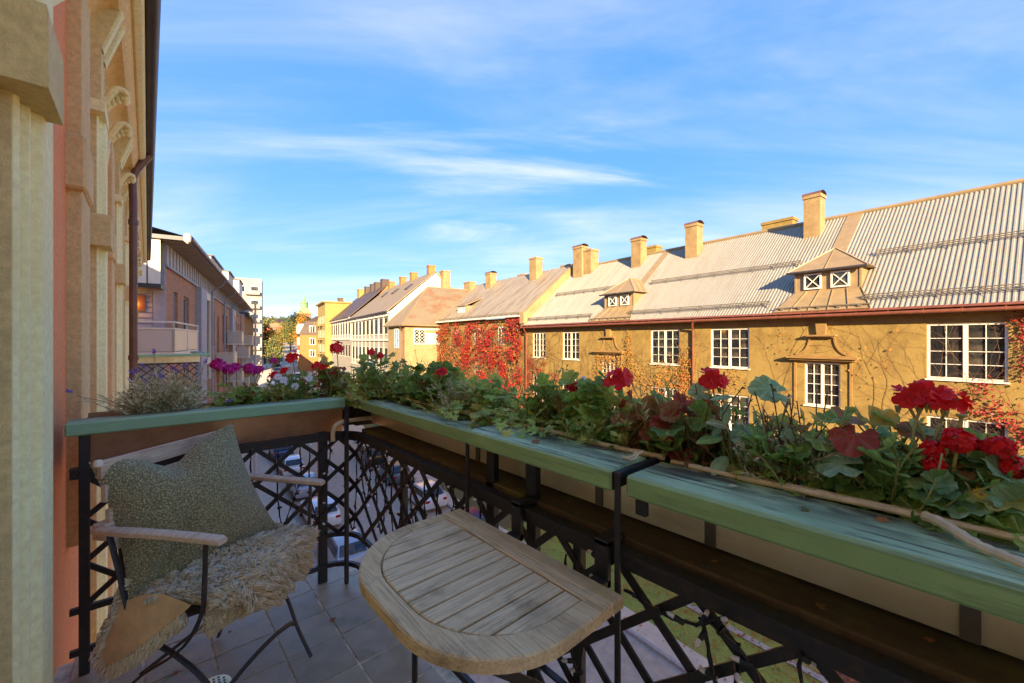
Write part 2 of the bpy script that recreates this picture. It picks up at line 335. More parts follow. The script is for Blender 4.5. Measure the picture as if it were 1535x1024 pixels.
# ------------------------------------------------------------------ mesh helpers
MW = {}
def root(name, loc=(0, 0, 0), rz=0, label=None, cat=None, group=None, kind=None):
    o = bpy.data.objects.new(name, None); COL.objects.link(o); o.location = loc; o.rotation_euler = (0, 0, rz)
    o.empty_display_size = .1
    MW[o.name] = Matrix.Translation(loc) @ Matrix.Rotation(rz, 4, 'Z')
    return tag(o, label, cat, group, kind)
def tag(o, label=None, cat=None, group=None, kind=None):
    for k, v in (('label', label), ('category', cat), ('group', group), ('kind', kind)):
        if v: o[k] = v
    return o
class MB:
    def __init__(s, off=(0, 0, 0)): s.v = []; s.f = []; s.off = Vector(off)
    def add(s, vs, fs):
        b = len(s.v); s.v += [tuple(v) for v in vs]; s.f += [tuple(i+b for i in f) for f in fs]; return s
    def box(s, a, b):
        (x0, y0, z0), (x1, y1, z1) = a, b
        return s.add([(x0, y0, z0), (x1, y0, z0), (x1, y1, z0), (x0, y1, z0), (x0, y0, z1), (x1, y0, z1), (x1, y1, z1), (x0, y1, z1)],
                     [(0, 3, 2, 1), (4, 5, 6, 7), (0, 1, 5, 4), (1, 2, 6, 5), (2, 3, 7, 6), (3, 0, 4, 7)])
    def cbox(s, a, b, c=.004):
        cx = [(a[i]+b[i])/2 for i in range(3)]; h = [abs(b[i]-a[i])/2 for i in range(3)]; c = min(c, min(h)*.45)
        bm = bmesh.new()
        for sx in (-1, 1):
            for sy in (-1, 1):
                for sz in (-1, 1):
                    for k in range(3):
                        d = [h[0]-c, h[1]-c, h[2]-c]; d[k] = h[k]
                        bm.verts.new((cx[0]+sx*d[0], cx[1]+sy*d[1], cx[2]+sz*d[2]))
        bmesh.ops.convex_hull(bm, input=bm.verts); bm.verts.index_update()
        s.add([v.co[:] for v in bm.verts], [[v.index for v in f.verts] for f in bm.faces]); bm.free(); return s
    def hull(s, pts):
        bm = bmesh.new()
        for p in pts: bm.verts.new(p)
        r = bmesh.ops.convex_hull(bm, input=bm.verts)
        bmesh.ops.dissolve_limit(bm, angle_limit=.01, verts=bm.verts, edges=bm.edges)
        bm.verts.index_update()
        s.add([v.co[:] for v in bm.verts], [[v.index for v in f.verts] for f in bm.faces]); bm.free(); return s
    def bar(s, p, q, w, t, up=(0, 0, 1)):
        p, q = Vector(p), Vector(q); d = (q-p).normalized(); u = Vector(up)
        if abs(d.dot(u)) > .98: u = Vector((1, 0, 0))
        a = d.cross(u).normalized()*w/2; b = a.cross(d).normalized()*t/2
        vs = [p-a-b, p+a-b, p+a+b, p-a+b, q-a-b, q+a-b, q+a+b, q-a+b]
        return s.add(vs, [(0, 3, 2, 1), (4, 5, 6, 7), (0, 1, 5, 4), (1, 2, 6, 5), (2, 3, 7, 6), (3, 0, 4, 7)])
    def tube(s, pts, r, n=8, caps=True, flat=None):
        pts = [Vector(p) for p in pts]; rs = r if isinstance(r, (list, tuple)) else [r]*len(pts)
        rings = []; ref = None
        for i, p in enumerate(pts):
            d = (pts[min(i+1, len(pts)-1)]-pts[max(i-1, 0)])
            d = d.normalized() if d.length > 1e-9 else Vector((0, 0, 1))
            if ref is None: ref = Vector((0, 0, 1)) if abs(d.z) < .9 else Vector((1, 0, 0))
            a = d.cross(ref)
            if a.length < 1e-6: a = d.cross(Vector((0, 1, 0)))
            a.normalize(); b = a.cross(d).normalized(); ref = b
            fa, fb = flat if flat else (1, 1)
            rings.append([p+(a*math.cos(t)*fa+b*math.sin(t)*fb)*rs[i] for t in (2*math.pi*k/n for k in range(n))])
        vs = [v for rg in rings for v in rg]; fs = []
        for i in range(len(pts)-1):
            for k in range(n): fs.append((i*n+k, i*n+(k+1) % n, (i+1)*n+(k+1) % n, (i+1)*n+k))
        if caps: fs.append(tuple(range(n))[::-1]); fs.append(tuple((len(pts)-1)*n+k for k in range(n)))
        return s.add(vs, fs)
    def prism(s, poly, axis, a, b):
        """poly: 2-D points; extruded along axis from a to b"""
        n = len(poly)
        def mk(p, t):
            if axis == 0: return (t, p[0], p[1])
            if axis == 1: return (p[0], t, p[1])
            return (p[0], p[1], t)
        vs = [mk(p, a) for p in poly]+[mk(p, b) for p in poly]
        fs = [tuple(range(n)), tuple(range(2*n-1, n-1, -1))]+[(i, i+n, (i+1) % n+n, (i+1) % n) for i in range(n)]
        return s.add(vs, fs)
    def lathe(s, prof, c, n=12):
        b = len(s.v); vs = []; fs = []
        for r, z in prof: vs += [(c[0]+r*math.cos(2*math.pi*k/n), c[1]+r*math.sin(2*math.pi*k/n), c[2]+z) for k in range(n)]
        for i in range(len(prof)-1):
            for k in range(n): fs.append((i*n+k, i*n+(k+1) % n, (i+1)*n+(k+1) % n, (i+1)*n+k))
        fs.append(tuple(range(n))[::-1]); fs.append(tuple((len(prof)-1)*n+k for k in range(n)))
        return s.add(vs, fs)
    def mesh(s, name, smooth=False, inv=None):
        me = bpy.data.meshes.new(name)
        vs = [Vector(v)+s.off for v in s.v]
        if inv is not None: vs = [inv @ v for v in vs]
        me.from_pydata(vs, [], s.f)
        bm = bmesh.new(); bm.from_mesh(me); bmesh.ops.recalc_face_normals(bm, faces=bm.faces)
        if smooth:
            for f in bm.faces: f.smooth = True
            for e in bm.edges:
                if len(e.link_faces) == 2 and e.calc_face_angle(0) > R_(40): e.smooth = False
        bm.to_mesh(me); bm.free()
        return me
    def raw(s, name, smooth=False, inv=None):
        me = bpy.data.meshes.new(name); vs = [Vector(v)+s.off for v in s.v]
        if inv is not None: vs = [inv @ v for v in vs]
        me.from_pydata(vs, [], s.f)
        if smooth: me.polygons.foreach_set('use_smooth', [True]*len(me.polygons))
        return me
    def build(s, name, mat, parent=None, smooth=False, local=False, raw=False, kind=None, label=None):
        inv = None
        if parent is not None and not local:
            r = parent
            while r.parent: r = r.parent
            inv = MW[r.name].inverted() if r.name in MW else None
        me = (s.raw if raw else s.mesh)(name, smooth, inv)
        me.materials.append(M[mat] if isinstance(mat, str) else mat)
        o = bpy.data.objects.new(name, me); COL.objects.link(o)
        if parent is not None: o.parent = parent
        if kind: o['kind'] = kind
        if label: o['label'] = label
        return o
def inst(name, me, parent, loc=(0, 0, 0), rot=(0, 0, 0), sc=1, mat=None):
    o = bpy.data.objects.new(name, me); COL.objects.link(o); o.parent = parent
    o.location = loc; o.rotation_euler = rot; o.scale = (sc, sc, sc) if isinstance(sc, (int, float)) else sc
    return o
def copy_tree(o, parent=None):
    c = o.copy(); COL.objects.link(c); c.parent = parent
    for ch in o.children: copy_tree(ch, c)
    return c
def smoothpath(pts, n=6):
    pts = [Vector(p) for p in pts]; out = []
    for i in range(len(pts)-1):
        p0, p1, p2, p3 = pts[max(i-1, 0)], pts[i], pts[i+1], pts[min(i+2, len(pts)-1)]
        for k in range(n):
            t = k/n
            out.append(.5*((2*p1)+(p2-p0)*t+(2*p0-5*p1+4*p2-p3)*t*t+(3*p1-p0-3*p2+p3)*t**3))
    out.append(pts[-1]); return out

# ------------------------------------------------------------------ ground, road, lawn
GP = [(-400, -10), (48, -10), (116, -5.6), (200, -2.0), (300, .2), (500, 4), (900, 40), (1300, 52), (4000, 40)]
def gz(y):
    for (a, za), (b, zb) in zip(GP, GP[1:]):
        if y <= b: return za+(zb-za)*max(0, (y-a)/(b-a))
    return GP[-1][1]
def make_ground():
    mb = MB(); xs = [-3000, -1500, -800, -400, -200, -100, -60, -30, 0, 30, 60, 100, 140, 200, 300, 400, 550, 700, 900, 1200, 1600, 2200, 3200]
    ys = [-400, -60, 0, 48, 70, 90, 116, 150, 200, 250, 300, 400, 500, 600, 700, 800, 900, 1000, 1150, 1300, 2000, 4000]
    nz = np.random.RandomState(3)
    for y in ys:
        for x in xs: mb.v.append((x, y, gz(y)-.03+(nz.uniform(-6, 9) if y > 600 else 0)))
    w = len(xs)
    for j in range(len(ys)-1):
        for i in range(w-1): mb.f.append((j*w+i, j*w+i+1, (j+1)*w+i+1, (j+1)*w+i))
    tag(mb.build('ground', 'land', smooth=True), kind='structure')
make_ground()
def dirn(h): return Vector((math.sin(R_(h)), math.cos(R_(h)), 0))
def nrm(h): return Vector((math.cos(R_(h)), -math.sin(R_(h)), 0))
PATH = []                                   # street reference line (below the camera), heading 5.3 deg then 11.9 deg
for s in range(-60, 51, 5): PATH.append((dirn(5.3)*s, 5.3))
e0 = PATH[-1][0]
for s in range(5, 260, 5): PATH.append((e0+dirn(11.9)*s, 5.3+6.6*min(1, s/25)))
def strip(name, d0, d1, off, mat, s0=None, s1=None, kind='structure', rise=0):
    mb = MB(); pts = PATH[slice(s0, s1)]
    for c, h in pts:
        for d in (d0, d1):
            p = c+nrm(h)*d; mb.v.append((p.x, p.y, gz(p.y)+off))
    n = len(pts)
    for i in range(n-1): mb.f.append((2*i, 2*i+1, 2*i+3, 2*i+2))
    if rise:
        b = len(mb.v)
        for x, y, z in list(mb.v): mb.v.append((x, y, z-rise))
        for i in range(n-1):
            mb.f.append((2*i, 2*i+2, b+2*i+2, b+2*i)); mb.f.append((2*i+1, b+2*i+1, b+2*i+3, 2*i+3))
    return tag(mb.build(name, mat, raw=True), kind=kind)
strip('road', 4.4, 13.1, .004, 'asphalt')
strip('pavement', -6, 4.3, .12, 'pave', rise=.2); strip('pavement', 13.25, 15.4, .12, 'pave', s0=18, rise=.2)
strip('pavement', 13.25, 14.2, .12, 'pave', s0=0, s1=19, rise=.2)
strip('kerb', 4.3, 4.45, .14, 'kerb', rise=.2); strip('kerb', 13.1, 13.25, .14, 'kerb', rise=.2)
strip('lawn', 14.2, 20.2, .10, 'lawn', s0=0, s1=17, rise=.2)
strip('flower_bed', 16.6, 19.9, .115, 'bed', s0=2, s1=14)
strip('garden_path', 16.3, 16.6, .135, 'kerb', s0=2, s1=15)
for k in range(8):
    mb = MB(); c, h = PATH[14+2*k]; c = c+nrm(h)*8.8; d = dirn(h)*1.5; n = nrm(h)*.06
    mb.add([c-d-n+Vector((0, 0, gz(c.y)+.010)), c-d+n+Vector((0, 0, gz(c.y)+.010)), c+d+n+Vector((0, 0, gz(c.y+1)+.010)), c+d-n+Vector((0, 0, gz(c.y+1)+.010))], [(0, 1, 2, 3)])
    tag(mb.build('road_marking', 'paint', raw=True), kind='structure')
def scatter_litter():
    mb = MB(); r = random.Random(5)
    for i in range(2600):
        s = r.uniform(-6, 24); d = r.choice((r.uniform(13.4, 19.5), r.uniform(14.2, 17.5), r.uniform(15.8, 19.8)))
        p = dirn(5.3)*s+nrm(5.3)*d; a = r.uniform(0, 6.3); q = r.uniform(.04, .085); t = r.uniform(-.03, .05)
        z = -10+.15
        mb.add([(p.x+q*math.cos(a), p.y+q*math.sin(a), z+t*.5), (p.x-q*math.sin(a)*.6, p.y+q*math.cos(a)*.6, z), (p.x-q*math.cos(a), p.y-q*math.sin(a), z+abs(t)), (p.x+q*math.sin(a)*.6, p.y-q*math.cos(a)*.6, z)], [(0, 1, 2, 3)])
    tag(mb.build('fallen_leaves', 'creeper_y', raw=True), 'fallen yellow and red leaves strewn over the garden lawn', 'leaves', kind='stuff')
scatter_litter()

# ------------------------------------------------------------------ building helpers (local frame: x along facade away from camera, y towards street * o)
def wall_open(mb, x0, x1, z0, z1, opens, y, depth, o=1):
    xs = sorted({x0, x1, *[a for w in opens for a in (w[0], w[1]) if x0 < a < x1]}); zs = sorted({z0, z1, *[a for w in opens for a in (w[2], w[3]) if z0 < a < z1]})
    for i in range(len(xs)-1):
        for j in range(len(zs)-1):
            cx, cz = (xs[i]+xs[i+1])/2, (zs[j]+zs[j+1])/2
            if any(w[0] < cx < w[1] and w[2] < cz < w[3] for w in opens): continue
            mb.add([(xs[i], y, zs[j]), (xs[i+1], y, zs[j]), (xs[i+1], y, zs[j+1]), (xs[i], y, zs[j+1])], [(0, 1, 2, 3)])
    yi = y-o*depth
    for a, b, c, d in opens:
        mb.add([(a, y, c), (b, y, c), (b, y, d), (a, y, d), (a, yi, c), (b, yi, c), (b, yi, d), (a, yi, d)], [(0, 1, 5, 4), (1, 2, 6, 5), (2, 3, 7, 6), (3, 0, 4, 7)])
PANE = {}
def window(par, x0, x1, z0, z1, y, cols=2, rows=4, leaves=2, o=1, fr=.07, mun=.022, sill=True, mat='white_p', off=(0, 0, 10), cross=False, recess=.05, panes=True):
    """frame in the opening, each pane its own sub-part"""
    mb = MB(off); yo = y-o*recess; yi = yo-o*.07
    A, B = min(yo, yi), max(yo, yi)
    mb.box((x0, A, z0), (x1, B, z0+fr)); mb.box((x0, A, z1-fr), (x1, B, z1)); mb.box((x0, A, z0+fr), (x0+fr, B, z1-fr)); mb.box((x1-fr, A, z0+fr), (x1, B, z1-fr))
    lw = (x1-x0-2*fr-(leaves-1)*fr*1.6)/leaves; cells = []
    for k in range(leaves):
        a = x0+fr+k*(lw+fr*1.6)
        if k: mb.box((a-fr*1.6, A+.004, z0+fr), (a, B+.012 if o > 0 else B-.004, z1-fr))
        for i in range(1, cols): mb.box((a+lw*i/cols-mun/2, A+.02, z0+fr), (a+lw*i/cols+mun/2, B-.01, z1-fr))
        for j in range(1, rows): mb.box((a, A+.022, z0+fr+(z1-z0-2*fr)*j/rows-mun/2), (a+lw, B-.012, z0+fr+(z1-z0-2*fr)*j/rows+mun/2))
        if cross:
            mb.bar((a, yo-o*.02, z0+fr), (a+lw, yo-o*.02, z1-fr), .03, .03, (0, 1, 0)); mb.bar((a, yo-o*.022, z1-fr), (a+lw, yo-o*.022, z0+fr), .03, .03, (0, 1, 0))
        for i in range(cols):
            for j in range(rows): cells.append((a+lw*i/cols, a+lw*(i+1)/cols, z0+fr+(z1-z0-2*fr)*j/rows, z0+fr+(z1-z0-2*fr)*(j+1)/rows))
    w = mb.build('window', mat, par, local=True)
    yp = yi+o*(.025 if panes else .055)
    if panes:
        for a, b, c, d in cells:
            key = (round(b-a, 3), round(d-c, 3))
            if key not in PANE:
                q = MB(); q.add([(-key[0]/2, 0, -key[1]/2), (key[0]/2, 0, -key[1]/2), (key[0]/2, 0, key[1]/2), (-key[0]/2, 0, key[1]/2)], [(0, 1, 2, 3)])
                me = q.raw('pane'); me.materials.append(M['glass']); PANE[key] = me
            inst('pane', PANE[key], w, ((a+b)/2+off[0], yp, (c+d)/2+off[2]), (rnd.uniform(-.012, .012), 0, rnd.uniform(-.012, .012)))
    else:
        q = MB(off); q.add([(x0+fr, yp, z0+fr), (x1-fr, yp, z0+fr), (x1-fr, yp, z1-fr), (x0+fr, yp, z1-fr)], [(0, 1, 2, 3)]); q.build('pane', 'farglass', w, local=True, raw=True)
    if sill:
        q = MB(off); q.box((x0-.04, min(y-o*recess, y+o*.07), z0-.05), (x1+.04, max(y-o*recess, y+o*.07), z0-.002)); q.build('sill', mat, w, local=True)
    return w
def slab(mb, pts, t):
    """thin plate: pts quad, thickness t downwards along normal"""
    pts = [Vector(p) for p in pts]; n = (pts[1]-pts[0]).cross(pts[2]-pts[0]).normalized()
    if n.z < 0: n = -n
    k = len(pts); vs = pts+[p-n*t for p in pts]
    mb.add(vs, [tuple(range(k)), tuple(range(2*k-1, k-1, -1))]+[(i, (i+1) % k, (i+1) % k+k, i+k) for i in range(k)])
def chimney(par, x0, x1, y0, y1, z0, z1, cowl=True, mat='chim', off=(0, 0, 10), name='chimney'):
    mb = MB(off); mb.box((x0, y0, z0), (x1, y1, z1-.16)); mb.box((x0-.05, y0-.05, z1-.16), (x1+.05, y1+.05, z1)); 
    mb.box((x0-.08, y0-.08, z0-.3), (x1+.08, y1+.08, z0+.06))
    c = mb.build(name, mat, par, local=True)
    if cowl:
        q = MB(off); n = 10; cx, hw = (y0+y1)/2, (y1-y0)/2+.06
        poly = [(cx+hw*math.cos(math.pi*k/n), z1+.20*math.sin(math.pi*k/n)) for k in range(n+1)]
        inn = [(cx+(hw-.03)*math.cos(math.pi*k/n), z1+.18*math.sin(math.pi*k/n)) for k in range(n, -1, -1)]
        m = len(poly)
        vs = [(x0-.06, p[0], p[1]) for p in poly]+[(x1+.06, p[0], p[1]) for p in poly]
        q.add(vs, [(i, i+1, i+1+m, i+m) for i in range(m-1)]+[tuple(range(m, 2*m))[::-1]])
        q.add([(x0-.058, p[0], p[1]) for p in inn]+[(x1-.1, p[0], p[1]) for p in inn], [(i, i+1, i+1+m, i+m) for i in range(m-1)]+[tuple(range(m, 2*m))])
        q.build('cowl', 'pipe_brown', c, local=True)
    return c

# ------------------------------------------------------------------ ochre building opposite
HA = 5.3; nA = nrm(HA); dA = dirn(HA)
def frame_root(name, D, h, label, cat, s=0, group=None):
    p = nrm(h)*D+dirn(h)*s
    return root(name, (p.x, p.y, -10), R_(90-h), label, cat, group)
OA = frame_root('ochre_building', 20, HA, 'long ochre stucco building with pale corrugated roof and white multi-pane windows', 'building')
OFF = (0, 0, 10)
UPW = [(1.08, 2.88), (8.69, 10.49), (12.17, 13.93), (19.5, 21.1), (22.94, 24.43), (-6.2, -4.4), (-10, -8.2)]
opens = []
for a, b in UPW:
    opens += [(a, b, .13, 2.02), (a, b, -3.05, -1.15), (a, b, -6.3, -4.4)]
ST = [(5.3, 6.5), (16.3, 17.5), (-3.2, -2.0)]
for a, b in ST: opens += [(a, b, -1.23, .53), (a, b, -4.4, -2.6), (a-.1, b+.1, -8.8, -6.2)]
mb = MB(OFF); wall_open(mb, -16, 25.3, -10, 2.75, opens, 0, .14)
mb.add([(-16, 0, -10), (-16, -11, -10), (-16, -11, 2.7), (-16, -5.5, 7.5), (-16, 0, 2.7)], [(0, 1, 2, 3, 4)])
mb.add([(25.3, 0, -10), (25.3, -11, -10), (25.3, -11, 2.7), (25.3, -5.5, 7.5), (25.3, 0, 2.7)], [(0, 1, 2, 3, 4)])
mb.build('wall', 'ochre', OA, local=True)
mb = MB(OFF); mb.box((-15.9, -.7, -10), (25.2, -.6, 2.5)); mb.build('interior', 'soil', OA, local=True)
for a, b in UPW:
    for z0, z1 in ((.13, 2.02), (-3.05, -1.15), (-6.3, -4.4)): window(OA, a, b, z0, z1, 0)
for a, b in ST:
    window(OA, a, b, -1.23, .53, 0, cols=2, rows=4, fr=.06); window(OA, a, b, -4.4, -2.6, 0, cols=2, rows=4, fr=.06)
    q = MB(OFF); q.box((a-.1, -.12, -8.8), (b+.1, -.06, -6.2)); d = q.build('door', 'pipe_brown', OA, local=True)
    q = MB(OFF); q.box((a+.05, -.06, -7.6), (a+.12, .0, -7.3)); q.build('handle', 'gut_dark', d, local=True)
    c = (a+b)/2
    q = MB(OFF)                             # stepped pediment with two shelves and curved shoulders
    q.box((c-1.19, 0, .70), (c+1.19, .30, .78)); q.box((c-1.12, 0, .62), (c+1.12, .2, .70)); q.box((c-1.1, 0, .78), (c+1.1, .06, .82))
    q.box((c-.5, 0, 1.60), (c+.5, .24, 1.67)); q.box((c-.44, 0, 1.54), (c+.44, .15, 1.60))
    q.prism([(c-.14, 1.67), (c+.14, 1.67), (c+.18, 2.12), (c-.18, 2.12)], 1, .0, .16)
    for sgn in (-1, 1):
        arc = [(c+sgn*(.42+.5*(1-math.cos(t))), 1.54-.68*math.sin(t)) for t in [math.pi/2*k/7 for k in range(8)]]
        for p, r in zip(arc, arc[1:]): q.bar((p[0], .03, p[1]), (r[0], .03, r[1]), .07, .045, (0, 1, 0))
    q.box((c-.98, 0, -1.3), (c-.9, .045, .62)); q.box((c+.9, 0, -1.3), (c+.98, .045, .62))
    q.build('pediment', 'band_st', OA, local=True)
mb = MB(OFF); mb.box((-16, 0, 2.07), (25.3, .05, 2.13)); mb.box((-16, 0, 2.13), (25.3, .03, 2.355)); mb.build('cornice_band', 'band_st', OA, local=True)
mb = MB(OFF); mb.box((-16, -.05, 2.36), (25.4, .41, 2.44)); mb.build('eave_soffit', 'pipe_brown', OA, local=True)
KR = 5.02/5.9
def zr(y): return 2.6+(.4-y)*KR
def corrugated():
    mb = MB(OFF); x = -16.2; cols = []
    prof = [(0, 0), (.036, .0), (.052, .034), (.098, .034), (.114, 0)]; k = 0
    while x < 25.2:
        for dx, dz in prof:
            cols.append((x+dx, dz))
        x += .14
    for cx, dz in cols:
        for y in (.42, -5.5): mb.v.append((cx, y, zr(y)+dz))
    for i in range(len(cols)-1): mb.f.append((2*i, 2*i+1, 2*i+3, 2*i+2))
    mb.v += [(-16.2, -5.5, zr(-5.5)), (25.2, -5.5, zr(-5.5)), (25.2, -11.6, 2.5), (-16.2, -11.6, 2.5)]; n = len(mb.v); mb.f.append((n-4, n-3, n-2, n-1))
    mb.v += [(-16.2, .40, 2.55), (25.2, .40, 2.55), (25.2, -5.5, zr(-5.5)-.08), (-16.2, -5.5, zr(-5.5)-.08)]; n = len(mb.v); mb.f.append((n-4, n-1, n-2, n-3))
    return mb.build('roof', 'corr', OA, local=True, raw=True)
RFA = corrugated()
mb = MB(OFF); mb.tube([(-16.2, -5.5, zr(-5.5)+.04), (25.2, -5.5, zr(-5.5)+.04)], .11, 8); mb.build('ridge_cap', 'dormer', RFA, local=True, smooth=True)
def roofstrip(x0, x1, y0, y1, lift, name, mat, par, t=.02):
    mb = MB(OFF); slab(mb, [(x0, y0, zr(y0)+lift), (x1, y0, zr(y0)+lift), (x1, y1, zr(y1)+lift), (x0, y1, zr(y1)+lift)], t); return mb.build(name, mat, par, local=True)
roofstrip(5.85, 6.45, -5.5, -1.6, .065, 'flashing_strip', 'dormer', RFA); roofstrip(16.1, 16.6, -5.5, -1.6, .065, 'flashing_strip', 'dormer', RFA)
roofstrip(-16.2, 25.2, .50, .40, .03, 'eave_flashing', 'copper', RFA)
mb = MB(OFF); mb.tube([(-16.2, .49, 2.42), (25.3, .49, 2.42)], .065, 10)
for k in range(46): mb.tube([(-16+k*.9, .558, 2.38), (-16+k*.9, .47, 2.51)], .014, 5)
mb.build('gutter', 'copper', OA, local=True, smooth=True)
def snow_guard(y, segs, h=.24):
    mb = MB(OFF)
    for a, b in segs:
        n = max(1, int((b-a)/.95))
        for k in range(n+1):
            x = a+(b-a)*k/n
            mb.bar((x, y+.10, zr(y+.10)+.03), (x, y+.02, zr(y)+h+.06), .03, .012, (1, 0, 0)); mb.bar((x, y-.25, zr(y-.25)+.05), (x, y+.02, zr(y)+h+.03), .03, .012, (1, 0, 0))
        for q in (.08, .155, .23): mb.tube([(a-.1, y+.09-q*.25, zr(y)+q+.02), (b+.1, y+.09-q*.25, zr(y)+q+.02)], .020, 5)
    mb.build('snow_guard', 'snow', OA, local=True)
snow_guard(.02, [(-16, 4.5), (7.9, 15.3), (18.4, 24.9)]); snow_guard(-2.35, [(-16, 4.6), (7.5, 15.4), (18.2, 24.2)])
def dormer(c, w=2.25):
    x0, x1 = c-w/2, c+w/2; yf, zb, zt = -.60, zr(-.60)-.02, 4.36
    t = MB(OFF); yb = .4-(zt-2.6)/KR
    t.add([(x0, yf, zb), (x1, yf, zb), (x1, yf, zt), (x0, yf, zt), (x0, yb, zt), (x1, yb, zt)], [(0, 1, 2, 3), (0, 3, 4), (1, 5, 2)])
    d = t.build('dormer', 'dormer', OA, local=True)
    for sx in (-1, 1):
        a = c+sx*.47-.31; window(OA, a, a+.62, zb+.18, zt-.10, yf+.002, cols=1, rows=1, leaves=1, fr=.055, cross=True, recess=-.085, sill=False)
    t = MB(OFF); t.box((x0-.0, yf, zb+.08), (x1, yf+.04, zb+.13)); t.box((x0-.02, yf-.02, zb), (x0+.05, yf+.03, zt)); t.box((x1-.05, yf-.02, zb), (x1+.02, yf+.03, zt)); t.build('dormer_trim', 'dormer', d, local=True)
    e = .24; ze = zt+.02; za = 5.42; ya = yf-1.05; yr = .4-(za-2.6)/KR; ye = .4-(ze-2.6)/KR-.1
    F0, F1, AP, RB = (x0-e, yf+e, ze), (x1+e, yf+e, ze), (c, ya, za), (c, yr-.1, za)
    B0, B1 = (x0-e, ye, ze), (x1+e, ye, ze)
    t = MB(OFF); t.add([F0, F1, AP, RB, B0, B1], [(0, 1, 2), (0, 2, 3, 4), (1, 5, 3, 2), (0, 4, 5, 1)])
    rf = t.build('dormer_roof', 'dormer', d, local=True)
    t = MB(OFF)
    for p, q in ((F0, AP), (F1, AP), (AP, RB)): t.bar(p, q, .035, .06)
    m = ((F0[0]+F1[0])/2, F0[1], F0[2]); t.bar((m[0], m[1], m[2]+.01), AP, .02, .05)
    for sx in (-1, 1):
        for f in (.35, .7): 
            p = (c+sx*(w/2+e), yf+e+(ye-yf-e)*f, ze); t.bar((p[0], p[1], p[2]+.01), (c, ya+(yr-ya)*f, za), .02, .05)
    t.build('seam', 'dormer', d, local=True)
    t = MB(OFF); t.tube([(x0-e, yf+e+.03, ze-.03), (x1+e, yf+e+.03, ze-.03)], .05, 8); t.build('dormer_gutter', 'gut_dark', d, local=True, smooth=True)
    # apron of flat seamed sheets between dormer and eave
    n = 5; X0, X1 = x0-.5, x1+.5
    for k in range(n):
        xa, xb = X0+(X1-X0)*k/n, X0+(X1-X0)*(k+1)/n
        ta, tb = x0+(x1-x0)*k/n, x0+(x1-x0)*(k+1)/n
        t = MB(OFF); slab(t, [(xa+.01, .44, zr(.44)+.085), (xb-.01, .44, zr(.44)+.085), (tb-.01, yf+.01, zr(yf)+.085), (ta+.01, yf+.01, zr(yf)+.085)], .03); t.build('apron_sheet', 'dormer', d, local=True)
        t = MB(OFF); t.bar((xa, .44, zr(.44)+.09), (ta, yf+.02, zr(yf)+.09), .02, .06); t.build('apron_seam', 'dormer', d, local=True)
    t = MB(OFF); t.bar((X0, .34, zr(.34)+.16), (X1, .34, zr(.34)+.16), .05, .05)
    for k in range(n): x = X0+(X1-X0)*(k+.5)/n; t.box((x-.05, .30, zr(.34)+.05), (x+.05, .40, zr(.34)+.15))
    t.build('apron_rail', 'snow', d, local=True)
dormer(5.92); dormer(16.65)
for a, b, z1 in ((7.25, 7.95, 8.85), (13.62, 14.4, 8.85), (17.75, 18.55, 8.75), (23.4, 24.4, 9.25)): chimney(OA, a, b, -5.0, -4.3, 6.5, z1-.1)
chimney(OA, 22.6, 23.35, -5.4, -4.5, 6.6, 8.8, cowl=False)
for a, b, z1 in ((9.2, 10.8, 8.45), (18.0, 19.2, 8.5)): chimney(OA, a, b, -7.2, -6.5, 6.2, z1, cowl=False, mat='ochre')
mb = MB(OFF)                                            # parapet gable between the two roofs
mb.prism([(.36, 2.5), (.36, 3.50), (.2, 3.72), (-5.5, 8.25), (-11, 3.5), (-11, 2.5)], 0, 25.05, 25.48); mb.box((24.98, .0, 2.75), (25.52, .46, 3.66)); mb.build('parapet', 'cream_st', OA, local=True)
def downpipe(par, x, y, z0, z1, mat='copper', off=OFF, o=1, r=.055):
    mb = MB(off); mb.tube(smoothpath([(x-.25, y+o*.52, z1), (x-.12, y+o*.42, z1-.18), (x, y+o*.14, z1-.42), (x, y+o*.12, z1-.7)], 4)+[(x, y+o*.12, z0)], r, 8)
    for z in range(int(z0)+1, int(z1), 2): mb.tube([(x, y+o*.12, z), (x, y+o*.12, z+.05)], r*1.35, 8)
    return mb.build('downpipe', mat, par, local=True, smooth=True)
downpipe(OA, 11.35, 0, -9.8, 2.40); downpipe(OA, 25.1, 0, -9.8, 2.40); downpipe(OA, -3.9, 0, -9.8, 2.4)

# creepers on the ochre wall
def creeper_leaves(mb, cx, cz, sx, sz, n, r, size=.075, y0=.03):
    for i in range(n):
        x, z = r.gauss(cx, sx), r.gauss(cz, sz); q = size*r.uniform(.6, 1.3); y = y0+r.uniform(0, .12); a = r.uniform(-.7, .7)
        t = Vector((math.cos(a), r.uniform(-.3, .5), math.sin(a))); d = Vector((-math.sin(a)*.8, r.uniform(.2, .8), -math.cos(a)))
        t.normalize(); d.normalize(); p = Vector((x, y, z))
        mb.add([p, p+t*q*.5+d*q*.4, p+d*q, p-t*q*.5+d*q*.4], [(0, 1, 2, 3)])
def vine(mb, x, z, ang, length, r, th=.008, depth=0):
    pts = [(x, .02, z)]; a = ang
    n = max(3, int(length/.25))
    for i in range(n):
        a += r.uniform(-.28, .28); x += math.cos(a)*length/n; z += math.sin(a)*length/n; z = min(z, 2.36); pts.append((x, .02, z))
        if depth < 2 and r.random() < .3: vine(mb, x, z, a+r.choice((-1, 1))*r.uniform(.4, .8), length*.5, r, th*.65, depth+1)
    mb.tube(pts, [th*(1-.7*i/len(pts)) for i in range(len(pts))], 4, False)
rv = random.Random(11)
